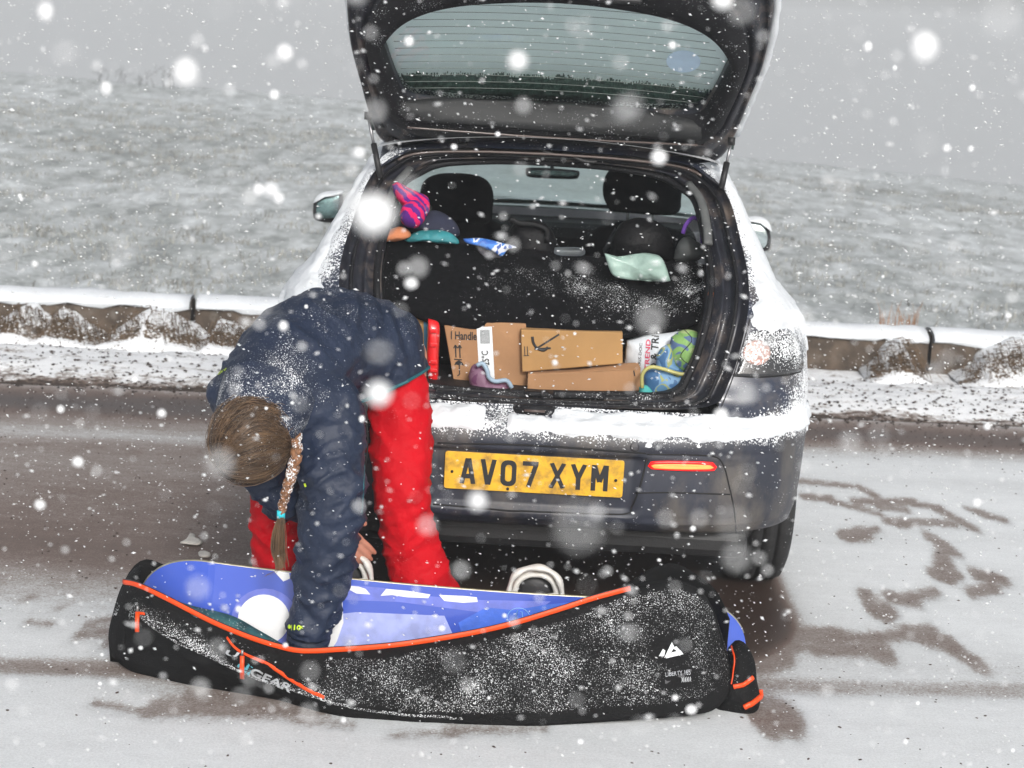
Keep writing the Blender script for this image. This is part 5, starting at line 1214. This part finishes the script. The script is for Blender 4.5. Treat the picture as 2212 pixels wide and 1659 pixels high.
decal('label_patch', [(1435, 1450), (1493, 1446), (1494, 1472), (1437, 1477)], fb, mat('patch', (.09, .09, .095), .8), bag, off=.001, thick=.001, smoothout=False, Y=-.45, nr=2)
text_on('print', 'LIBERTY 165', (1438, 1462), (1490, 1457), (1437, 1452), fb, mat('grey_ink', (.45, .47, .5), .6), bag, off=.0045, Y=-.45)
text_on('print', '))))))', (1470, 1472), (1491, 1470), (1470, 1463), fb, WTX, bag, off=.0045, Y=-.45)
# end flap at the right tip
fla = pillow('end_flap', q(-.36, (1575, 1400), (1592, 1384), (1612, 1394), (1628, 1425), (1634, 1465), (1644, 1500), (1638, 1532), (1628, 1555), (1600, 1562), (1560, 1548), (1535, 1530), (1550, 1480)), P(1592, 1480, -.36), .07, NYL, bag, noi=.012, ns=10, attr=.02)
flb = bvh_of(fla)
line('zip_tape', [(1582, 1398), (1588, 1425), (1584, 1455), (1580, 1478)], .005, flb, ORZ, fla, Y=-.40, off=.004); line('zip_tape', [(1584, 1484), (1605, 1478), (1625, 1463)], .007, flb, ORZ, fla, Y=-.4, off=.004, flat=.5); line('zip_tape', [(1607, 1526), (1625, 1517), (1643, 1503)], .008, flb, ORZ, fla, Y=-.38, off=.004, flat=.5)
line('zip_tape', [(1643, 1490), (1645, 1505)], .006, flb, ORZ, fla, Y=-.38, off=.004, n=6)
# ------------------------------------------------------------------ PERSON
man = thing('person', 'person in navy jacket and red trousers bending over the board, brown hair in a braid', 'person', (-.52, -.12, 0))
SKIN = mat('skin', (.50, .22, .15), .5, sss=.15, var=.08, bump=.05)
JACK = mat('navy_softshell', (.012, .020, .044), .55, var=.15, vs=9, bump=1.0, bs=20, bdist=.009, snow=True, snow_scale=300, spec=.35)
PANT = mat('red_ski_fabric', (.50, .002, .009), .65, var=.10, vs=6, bump=1.0, bs=18, bdist=.010, snow=True, snow_scale=320, spec=.12)
TEAL = mat('teal_trim', (.012, .10, .12), .6)
HAIR = mat('brown_hair', (.055, .030, .016), .45, var=.45, vs=40, bump=.4, bs=200, snow=True, snow_scale=330, snow_col=(.7, .7, .68), spec=.5)
AUB = mat('auburn_frosted', (.20, .09, .04), .6, var=.6, vs=90, bump=1.0, bs=260, snow=True, snow_scale=240)
hipR, hipL = Vector((-.405, -.02, .86)), Vector((-.60, -.04, .86))
kR, kL = P(868, 1060, -.14), P(606, 1085, -.14)
aR, aL = Vector((-.300, -.04, .10)), Vector((-.715, -.05, .10))
chest = P(605, 835, -.42); waist = P(700, 745, -.24); neck = P(572, 870, -.50)
shR = P(700, 905, -.40); shL = P(512, 865, -.42)
elR = P(714, 1120, -.45); wrR = P(672, 1365, -.435)
elL = P(600, 1030, -.30); wrL = P(752, 1150, -.26)
# continuous body under the clothes
hd = P(541, 948, -.585)
Vb, Nb, Fb = blob([[(hipR.lerp(hipL, .5), .10), (waist+Vector((0,.03,-.03)), .085), (chest+Vector((0,.03,-.03)), .09)], [(shL, .045), (chest+Vector((0,.03,-.03)), .08), (shR, .045)], [(chest+Vector((0,.03,-.03)), .07), (neck, .05), (hd.lerp(neck, .3), .052)],
    [(hipR, .085), (kR, .055), (aR, .042)], [(hipL, .085), (kL, .055), (aL, .042)], [(shR, .055), (elR, .043), (wrR, .027)], [(shL, .055), (elL, .043), (wrL, .027)]], .012, 4)
bodyp = mesh('body', Vb, Fb, SKIN, man)
# trousers
def leg(h, k, a, rr):
    return [(h, rr[0]), (h.lerp(k, .5), rr[1]), (k, rr[2]), (k.lerp(a, .45)+Vector((0, .01, 0)), rr[3]), (a, rr[4])]
bR = P(914, 1262, -.12); bL = P(605, 1235, -.12)
V, N, F = blob([[(P(852, 810, -.06), .085), (P(866, 900, -.08), .090), (P(868, 1000, -.11), .085), (kR, .081), (P(884, 1170, -.12), .079), (bR, .092), (Vector((-.29, -.07, .07)), .085)],
                [(P(700, 860, -.06), .10), (P(650, 960, -.09), .090), (kL, .082), (P(604, 1170, -.12), .078), (bL, .080), (Vector((-.70, -.09, .07)), .08)],
                [(P(740, 790, -.06), .11), (P(790, 780, -.05), .10)]], .011, 6)
def ridge(p, s=1.0): return max(0, 1-abs(nz(p, s, 2))*3.2)**2
V = [v+n*(.007*ridge((v.x*4, v.y*3, v.z*9+v.x*8), 1.2)+.005*ridge((v.x*9, v.y*3, v.z*17-v.x*9), 1.3)+.005*nz((v.x*2, v.y*2, v.z*7+v.x*6), 3, 3)+.008*nz((v.x*5, 3, v.z*16-v.x*10), 1.5, 3)*(.3+.7*sstep(.6, .35, v.z))) for v, n in zip(V, N)]
trs = mesh('trousers', V, F, PANT, bodyp, attr=[-.04]*len(V)); tb = bvh_of(trs)
# boots
BOOT = mat('dark_boot', (.03, .03, .032), .6, bump=.3)
for fx in (-.29, -.70):
    V, N, F = blob([[(Vector((fx, .02, .055)), .05), (Vector((fx-.01, -.08, .05)), .048), (Vector((fx-.02, -.17, .042)), .040)], [(Vector((fx, .0, .06)), .052), (Vector((fx, .0, .16)), .055)]], .01, 3)
    V = [Vector((v.x, v.y, max(v.z, .006))) for v in V]; mesh('boot', V, F, BOOT, bodyp)
# jacket
V, N, F = blob([[(P(800, 765, -.05), .158), (P(735, 742, -.14), .150), (P(668, 760, -.25), .150), (P(610, 815, -.36), .150), (P(575, 850, -.42), .135)],
                [(P(820, 800, -.05), .140), (P(815, 850, -.06), .135)],
                [(P(520, 850, -.42), .082), (P(600, 850, -.42), .11), (P(700, 890, -.38), .100)],
                [(P(706, 900, -.37), .098), (P(716, 990, -.42), .090), (P(714, 1090, -.45), .084), (P(704, 1200, -.45), .074), (P(684, 1310, -.44), .068), (P(667, 1372, -.435), .058)],
                [(P(517, 860, -.42), .075), (P(560, 980, -.38), .07), (P(610, 1060, -.33), .062), (P(690, 1110, -.28), .052), (P(745, 1148, -.26), .042)],
                [(P(640, 900, -.30), .13), (P(632, 1000, -.26), .09), (P(612, 1080, -.24), .055)]], .0075, 5)
def ridge(p, s=1.0): return max(0, 1-abs(nz(p, s, 2))*3.2)**2
def wr_(v):
    a = .010*nz((v.x*3, v.y*3, v.z*3), 2.2, 4)
    arm = sstep(.80, .60, v.z)*(v.y < -.2)
    a += arm*(.0075*nz((v.x*4, 1, v.z*13+v.x*14), 1.6, 3)+.0015*math.sin(v.z*95+v.x*70+3*nz(v, 6)))
    a += arm*.011*ridge((v.x*5+v.z*3, v.y*2, v.z*11-v.x*6), 1.1)+(1-arm)*.007*ridge((v.x*4+v.z*4, v.y*3, v.z*3), 1.3)+.0035*ridge((v.x*9, v.y*6, v.z*15), 1.2)
    side = sstep(-.55, -.42, v.x)*sstep(.8, .9, v.z); a += side*.004*math.sin(v.x*150+v.z*40+4*nz(v, 5))
    return a
V = [v+n*wr_(v) for v, n in zip(V, N)]
h0 = Vector((-.405, 0, .793)); hn = Vector((.44, -.05, -.89))
bmj = bmesh.new(); bvs = [bmj.verts.new(v) for v in V]
for f in F: bmj.faces.new([bvs[i] for i in f])
def bcut(co, no, region):
    fs = [f for f in bmj.faces if region(f.calc_center_median())]; es = {e for f in fs for e in f.edges}; vs_ = {v for f in fs for v in f.verts}
    bmesh.ops.bisect_plane(bmj, geom=fs+list(es)+list(vs_), plane_co=co, plane_no=no, clear_outer=True)
bcut(h0, hn, lambda c: c.y > -.27 and c.x > -.535 and c.z < .95)
bcut(Vector((0, 0, .172)), Vector((0, 0, -1)), lambda c: c.z < .3)
bmj.normal_update(); bmj.verts.index_update(); V2 = [v.co.copy() for v in bmj.verts]; N2 = [v.normal.copy() for v in bmj.verts]; F2 = [tuple(v.index for v in f.verts) for f in bmj.faces]
hemE = [(e.verts[0].co.copy(), e.verts[1].co.copy()) for e in bmj.edges if e.is_boundary and e.verts[0].co.z > .5]; bmj.free()
def jsn(v, n):
    a = -.02+.10*max(0, n.z)+.04*nz(v, 5, 3); u, w_ = proj(v)
    d = math.hypot((u-570)/110, (w_-850)/60); a += .09*math.exp(-d*d*1.2)
    for (su, sv, sr, am) in ((640, 815, 34, .11), (700, 860, 30, .08), (655, 870, 22, .2), (640, 1300, 20, .10), (600, 800, 40, .12)):
        a += am*math.exp(-((u-su)**2+(w_-sv)**2)/sr**2)
    return a
jk = mesh('jacket', V2, F2, JACK, bodyp, attr=[jsn(v, n) for v, n in zip(V2, N2)], solid=.003); jkb = bvh_of(jk)
adj = {}
for a, b in hemE:
    ka, kb_ = tuple(round(x, 5) for x in a), tuple(round(x, 5) for x in b); adj.setdefault(ka, set()).add(kb_); adj.setdefault(kb_, set()).add(ka)
seen = set()
for st_ in sorted(adj, key=lambda k: (len(adj[k]), k)):
    if st_ in seen: continue
    ch = [st_]; seen.add(st_)
    while True:
        nx = [k for k in sorted(adj[ch[-1]]) if k not in seen]
        if not nx: break
        ch.append(nx[0]); seen.add(nx[0])
    if len(ch) > 3: tube('hem_trim', ch, .0055, TEAL, jk, n=6)
line('side_trim', [(789, 955), (786, 1010), (783, 1070), (780, 1110)], .0035, jkb, TEAL, jk, off=.0, Y=-.38)
line('sleeve_seam', [(768, 880), (790, 912), (794, 960), (788, 1010), (770, 1050)], .0018, jkb, GAP, jk, off=.0, Y=-.3)
line('sleeve_seam', [(640, 990), (672, 962), (690, 930), (700, 890)], .0018, jkb, GAP, jk, off=.0, Y=-.4)
line('shoulder_seam', [(560, 838), (600, 846), (660, 832), (720, 812)], .0018, jkb, GAP, jk, off=.0, Y=-.4)
LIME = mat('lime_print', (.55, .75, .02), .5)
text_on('print', '10', (636, 1361), (650, 1362), (637, 1350), jkb, LIME, jk, bold=.03, off=.003, Y=-.5); text_on('print', 'K', (651, 1358), (655, 1358), (651, 1352), jkb, LIME, jk, off=.003, Y=-.5)
strokes_on('print', [(632, 1350, 632, 1361)], 1.0, jkb, LIME, jk, off=.003, Y=-.5); decal('printed_dot', [(626+3.4*math.cos(a), 1354+4.5*math.sin(a)) for a in range(6)], jkb, LIME, jk, off=.001, thick=.001, nr=2, Y=-.5)
text_on('print', 'dare', (472, 812), (490, 800), (475, 803), jkb, LIME, jk, off=.003, Y=-.45)
strokes_on('zip_tag', [(660, 1044, 663, 1052)], 4, jkb, LIME, jk, off=.004, Y=-.5)
# cuffs
tube('cuff', catmull([P(667, 1372, -.435), P(664, 1392, -.43)], 4), [.060, .059, .058, .055], JACK, jk, n=20, attr=[.0]*80)
# collar standing round the neck
cc = hd.lerp(neck, .45); ax = (hd-neck).normalized(); e1_ = ax.cross(Vector((0, 0, 1))).normalized(); e2_ = ax.cross(e1_)
rows = []
for k, (d, r) in enumerate([(-.10, .125), (-.05, .118), (0, .112), (.035, .112), (.042, .106), (.03, .100), (-.05, .10)]):
    rows.append([cc+ax*d+(e1_*math.cos(a*.2094)+e2_*math.sin(a*.2094))*(r+.006*nz((a, k, 0), .5)) for a in range(30)])
V, F = gridVF(rows, cv=True); mesh('collar', V, F, JACK, jk, attr=[.14+.12*nz(v, 20) for v in V])
# head with a face looking down
crown = Vector((-.36, -.82, -.34)).normalized(); face = Vector((-.12, .30, -.92)); face = (face-crown*face.dot(crown)).normalized(); sidev = face.cross(crown)
def Hd(x, y, z): return hd+sidev*x+face*y+crown*z
rows = []
for i in range(25):
    th_ = math.pi*i/24; r = []
    for j in range(36):
        ph_ = 2*math.pi*j/36; x, y, z = math.sin(th_)*math.sin(ph_), math.sin(th_)*math.cos(ph_), math.cos(th_)
        fx = .076*x; fy = .096*y; fz = .112*z
        if z < 0: fx *= 1-.22*(-z); fy *= (1-.05*(-z)) if y > 0 else 1-.3*(-z)
        if y > 0:
            fy += .020*math.exp(-(x/.16)**2-((z+.12)/.18)**2)+.006*math.exp(-(x/.35)**2-((z+.55)/.12)**2)-.010*math.exp(-((abs(x)-.42)/.16)**2-((z-.10)/.12)**2)+.008*math.exp(-(x/.3)**2-((z+.85)/.12)**2)
        r.append(Hd(fx, fy, fz-.01))
    rows.append(r)
V, F = gridVF(rows, cv=True); head = mesh('head', V, F, SKIN, bodyp)
EYE = mat('eye', (.8, .78, .75), .2); LIP = mat('lip', (.45, .12, .10), .4)
for s in (-1, 1):
    V, F = tubeVF([Hd(s*.031-.009, .083, -.002), Hd(s*.031, .089, -.002), Hd(s*.031+.009, .083, -.002)], [.003, .009, .003], 8); mesh('eye', V, F, EYE, head)
    V, F = tubeVF([Hd(s*.074, -.005, .012), Hd(s*.082, -.012, -.01), Hd(s*.074, -.005, -.035)], [.010, .016, .008], 8, .5); mesh('ear', V, F, SKIN, head)
V, F = tubeVF([Hd(-.024, .084, -.068), Hd(0, .094, -.066), Hd(.024, .084, -.068)], [.003, .007, .003], 8); mesh('mouth', V, F, LIP, head)
# hair cap
rows = []
for i in range(30):
    th_ = math.radians(118)*i/29; r = []
    for j in range(48):
        ph_ = 2*math.pi*j/48; x, y, z = math.sin(th_)*math.sin(ph_), math.sin(th_)*math.cos(ph_), math.cos(th_)
        k = 1.0; back = sstep(.1, -.3, y)
        lim = math.radians(78) if y > .55 else math.radians(118)
        t2_ = min(th_, lim); z2 = math.cos(t2_); st_ = math.sin(t2_); rr_ = 1+.03*nz((x*3, y*3, z*3), 1.5, 3)
        r.append(Hd(.102*st_*math.sin(ph_)*rr_, .118*st_*math.cos(ph_)*rr_-.004, .126*z2*rr_-.008))
    rows.append(r)
V, F = gridVF(rows, cv=True); hc = mesh('hair', V, F, HAIR, bodyp, attr=[.0+.05*nz(v, 12) for v in V])
# strands flowing from the parting to the braid root
root_w = P(640, 985, -.60); Bd = (root_w-hd); Bl = Vector((Bd.dot(sidev)/.097, Bd.dot(face)/.113, Bd.dot(crown)/.122)).normalized()
Ww = P(488, 1000, -.66)-hd; Wl = Vector((Ww.dot(sidev)/.097, Ww.dot(face)/.113, Ww.dot(crown)/.122)).normalized()
perp = Wl.cross(Bl).normalized(); parts = [[], []]
for i in range(2600):
    k = random.uniform(-2.6, 2.6); k2 = random.gauss(0, .05); pp = []; lift = random.uniform(1.0, 1.035); t0 = random.uniform(0, .5); t1 = t0+random.uniform(.25, .55)
    for q_ in range(9):
        t = min(1, t0+(t1-t0)*q_/8); ang_ = t; a = Wl*(1-t)+Bl*t; d = (a+perp*k*math.sin(math.pi*t)**.8*(.9)+perp*k2+Vector((0, 0, .3))*math.sin(math.pi*t)*0).normalized()
        pp.append(Hd(.102*d.x*lift, .118*d.y*lift-.004, .126*d.z*lift-.008))
    if all(((p-hd).dot(face) < .10) for p in pp): parts[i % 2].append(tubeVF(pp, .00085, 3, caps=False))
for i in range(1700):
    m_d = Vector((random.gauss(0, 1), random.gauss(-.35, .9), random.gauss(.1, .9))).normalized(); k2 = random.uniform(1.0, 2.2); t0 = random.uniform(0, .3); t1 = min(1, t0+random.uniform(.45, .75)); lift = random.uniform(.995, 1.03); pp = []
    if random.random() < .07: lift += random.uniform(.03, .10)
    for q_ in range(8):
        t = t0+(t1-t0)*q_/7; d = (Wl*(1-t)**2+m_d*k2*2*t*(1-t)+Bl*t*t)
        d.normalize(); pp.append(Hd(.102*d.x*lift, .118*d.y*lift-.004, .126*d.z*lift-.008))
    if all(((p-hd).dot(face) < .09) for p in pp): parts[i % 2].append(tubeVF(pp, .0008, 3, caps=False))
for k in range(2):
    V, F = joinVF(parts[k]); tag(mesh('hair_strands', V, F, HAIR if k else mat('light_hair', (.13, .078, .042), .36, var=.5, bump=0, spec=.6), hc, attr=[.07]*len(V)), kind='stuff')
# braid
bp_ = catmull([P(641, 950, -.62), P(640, 985, -.64), P(628, 1030, -.65), P(616, 1070, -.655), P(608, 1104, -.655)], 15)
parts = []
for k, p in enumerate(bp_):
    wv = interp(k, [0, 5, 14], [.010, .0135, .009]); sgn = 1 if k % 2 else -1
    t = (bp_[min(k+1, 14)]-bp_[max(k-1, 0)]).normalized(); sd_ = t.cross(Vector((0, -1, 0))).normalized()
    a = p-t*.017+sd_*wv*1.0*sgn; b = p+t*.017-sd_*wv*.4*sgn+Vector((0, -.004, 0)); parts.append(tubeVF([a, a.lerp(b, .3), a.lerp(b, .7), b], [.003, wv*.85, wv*.9, .003], 10))
V, F = joinVF(parts); V = [v+Vector((nz(v, 60)*.002, 0, nz(v+Vector((1, 1, 1)), 60)*.002)) for v in V]
mesh('braid', V, F, AUB, hc, attr=[.10+.16*sstep(-.02, .01, nz(v, 22)) for v in V])
tube('hair_tie', [P(607, 1103, -.655), P(607, 1119, -.655)], .0105, mat('cyan_elastic', (.03, .55, .66), .6), hc, n=12)
parts = []
for i in range(130):
    dx, dy = random.gauss(0, 4.5), random.gauss(0, .006); e_ = random.gauss(0, 4)
    o_ = catmull([P(607+dx*.6, 1118, -.655+dy), P(602+dx*1.3, 1150, -.655+dy*1.5), P(601+dx*1.5, 1190, -.65+dy), P(606+dx*.7+e_, 1215+random.uniform(-10, 18), -.645)], 8); parts.append(tubeVF(o_, .0011, 3, caps=False))
for i in range(6):
    o_ = catmull([P(605, 1208, -.645), P(606+random.gauss(0, 2), 1226, -.64), P(600-random.random()*30, 1240+random.random()*6, -.63)], 8); parts.append(tubeVF(o_, .0005, 3, caps=False))
V, F = joinVF(parts); tag(mesh('braid_end', V, F, MATS['light_hair'], hc, attr=[.0]*len(V)), kind='stuff')
# hands
def hand(w_, d, side_, pal, spread=1.0, curl=.4, name='hand'):
    """wrist, finger direction, towards-the-thumb direction, palm direction"""
    d = d.normalized(); pal = (pal-d*pal.dot(d)).normalized(); s_ = (side_-d*side_.dot(d)-pal*side_.dot(pal)).normalized(); ch = []
    ch.append([(w_-d*.02, .024), (w_+d*.02, .026), (w_+d*.055+s_*.0, .03)]); ch.append([(w_+d*.03+s_*.02, .016), (w_+d*.075+s_*.026, .013)]); ch.append([(w_+d*.03-s_*.02, .016), (w_+d*.072-s_*.026, .012)])
    for k, (o_, L_) in enumerate([(.028, .072), (.0095, .080), (-.0095, .074), (-.027, .058)]):
        b = w_+d*.078+s_*o_; f1 = (d+s_*o_*3*spread+pal*curl*.4).normalized(); f2 = (d+pal*curl*1.2).normalized(); f3 = (d+pal*curl*2.2).normalized()
        p1 = b+f1*L_*.42; p2 = p1+f2*L_*.33; p3 = p2+f3*L_*.25; ch.append([(b-d*.02, .0095), (b, .0095), (p1, .0088), (p2, .0080), (p3, .0070)])
    b = w_+d*.015+s_*.026; p1 = b+(d*.5+s_*.8+pal*.3).normalized()*.038; p2 = p1+(d*.9+s_*.35+pal*.3).normalized()*.03; ch.append([(b, .014), (p1, .011), (p2, .0085)])
    V, N, F = blob(ch, .0032, 3); return mesh(name, V, F, SKIN, bodyp)
hand(P(722, 1140, -.25), P(792, 1214, -.235)-P(738, 1160, -.255), Vector((.3, 0, .95)), Vector((-.2, .95, -.2)), curl=.35)
hand(P(664, 1392, -.43), Vector((-.05, .05, -1)), Vector((1, 0, 0)), Vector((0, 1, 0)), curl=.5)
# ------------------------------------------------------------------ falling snow
FLAKE = bpy.data.materials.new('flake'); FLAKE.use_nodes = True; b_ = FLAKE.node_tree.nodes['Principled BSDF']; b_.inputs['Base Color'].default_value = (.95, .96, .97, 1); b_.inputs['Roughness'].default_value = .7; b_.inputs['Specular IOR Level'].default_value = .1
tl2 = FLAKE.node_tree.nodes.new('ShaderNodeBsdfTranslucent'); mx2 = FLAKE.node_tree.nodes.new('ShaderNodeMixShader'); mx2.inputs[0].default_value = .3
FLAKE.node_tree.links.new(b_.outputs[0], mx2.inputs[1]); FLAKE.node_tree.links.new(tl2.outputs[0], mx2.inputs[2]); FLAKE.node_tree.links.new(mx2.outputs[0], FLAKE.node_tree.nodes['Material Output'].inputs[0])
OCT = [(1, 0, 0), (-1, 0, 0), (0, 1, 0), (0, -1, 0), (0, 0, 1), (0, 0, -1)]; OF = [(0, 2, 4), (2, 1, 4), (1, 3, 4), (3, 0, 4), (2, 0, 5), (1, 2, 5), (3, 1, 5), (0, 3, 5)]
rng = np.random.RandomState(11); V, F = [], []
def flake(c_, sx, sy, sz, tilt=0):
    k = len(V); ca, sa = math.cos(tilt), math.sin(tilt); j = rng.uniform(.6, 1.2, 6)
    for (x, y, z), jj in zip(OCT, j):
        x, y, z = x*sx*jj, y*sy*jj, z*sz*jj; V.append((c_.x+x*ca-z*sa, c_.y+y, c_.z+x*sa+z*ca))
    F.extend(tuple(i+k for i in f) for f in OF)
for i in range(26000):
    d = 9.5*rng.rand()**(1/2.3)
    if d < .6: continue
    u, v = rng.uniform(-250, 2460), rng.uniform(-250, 1900); c_ = CAM+ray(u, v)*d
    if c_.z < .02 or (abs(c_.x) < .9 and c_.y > .55 and c_.z < 1.5): continue
    s = .0012+.0016*rng.rand()**2.2+(.0015 if rng.rand() < .06 else 0)
    if d > 5: s *= 1.25
    flake(c_, s*rng.uniform(1.1, 2.4), s, s*rng.uniform(.6, 1.1), -.15+rng.normal(0, .35))
for (u, v, R_, al) in [(98, 25, 25, .9), (400, 157, 35, 1.0), (614, 114, 22, 1.0), (1118, 132, 32, .75), (806, 463, 50, 1.15), (1996, 102, 34, 1.25), (818, 850, 40, .8), (1031, 1082, 36, .75), (1250, 1140, 55, .35), (1557, 900, 20, 1.2), (229, 190, 18, .9), (585, 410, 22, .9), (540, 425, 18, .7), (775, 330, 18, .9),
    (1590, 1205, 32, .5), (1712, 690, 26, .9), (1735, 690, 24, .7), (426, 88, 15, .7), (592, 205, 15, .8), (923, 1135, 22, .6), (1130, 228, 18, .5), (810, 240, 26, .45), (1405, 690, 32, .45), (903, 577, 22, .6), (888, 612, 19, .85), (1423, 340, 22, .9), (427, 1270, 26, .5), (433, 1485, 20, .6), (1583, 1130, 38, .3), (2160, 40, 42, .35),
    (1560, 0, 30, .9), (475, 1000, 32, .55), (1600, 25, 30, .5), (131, 884, 12, .9), (168, 998, 15, .9), (349, 893, 14, .8), (2045, 320, 13, .8), (1936, 122, 14, .5), (2062, 530, 14, .6), (1340, 135, 18, .4), (1452, 98, 13, .8), (1290, 1105, 20, .5), (2110, 1086, 12, .9), (665, 1540, 20, .5), (560, 700, 14, .7), (612, 704, 14, .9), (1165, 1290, 12, .5), (996, 1232, 20, .6), (670, 1450, 22, .35), (1980, 540, 20, .3), (495, 195, 14, .6), (653, 138, 12, .7), (2065, 730, 15, .5), (1010, 1480, 18, .35), (1510, 1120, 20, .35), (1437, 1120, 20, .3), (75, 570, 11, .8), (250, 568, 10, .7), (1640, 1205, 16, .4), (2100, 190, 10, .9), (1090, 1330, 8, .8)]+[(rng.uniform(0, 2212), rng.uniform(0, 1659), 5+11*rng.rand()**1.6, rng.uniform(.3, 1.0)) for _ in range(110)]:
    kb, kf = (.42, .80*min(1.06, al)) if al >= .75 else (.97, .66*math.sqrt(al))
    cmm = 2*R_*kb/W0*36; inv = cmm/(10.9*.061)+1/4.75; d = 1/inv
    rad = R_*d/CAMF*kf; c_ = CAM+ray(u, v)*d; k = len(V); e1 = rng.uniform(.88, 1.12); e2 = rng.uniform(.88, 1.12)
    for i in range(7):
        for j in range(12):
            a, b = math.pi*i/6, 2*math.pi*j/12; q_ = Vector((math.sin(a)*math.cos(b)*e1, math.sin(a)*math.sin(b), math.cos(a)*e2))*rad
            q_ = q_*(1+.10*nz(q_*1.6/rad+Vector((u, v, 0)), 1)); q_.y *= .45; V.append(tuple(c_+q_))
    F.extend((k+i*12+j, k+i*12+(j+1) % 12, k+(i+1)*12+(j+1) % 12, k+(i+1)*12+j) for i in range(6) for j in range(12))
me = bpy.data.meshes.new('falling_snow'); me.from_pydata(V, [], F); me.materials.append(FLAKE); me.polygons.foreach_set('use_smooth', [True]*len(F)); sn = bpy.data.objects.new('falling_snow', me); C.objects.link(sn); tag(sn, kind='stuff')
# ------------------------------------------------------------------ haze
Vh, Fh = boxVF((0, 0, -14), (800, 800, 48)); hz = mesh('haze', Vh, Fh, GAP, smooth=False); tag(hz, kind='stuff')
hmat = bpy.data.materials.new('snowy_air'); hmat.use_nodes = True; t_ = hmat.node_tree; t_.nodes.remove(t_.nodes['Principled BSDF'])
pv = t_.nodes.new('ShaderNodeVolumePrincipled'); pv.inputs['Color'].default_value = (.92, .94, .96, 1); pv.inputs['Density'].default_value = .0034; pv.inputs['Anisotropy'].default_value = 0
t_.links.new(pv.outputs[0], t_.nodes['Material Output'].inputs['Volume']); hz.data.materials.clear(); hz.data.materials.append(hmat)
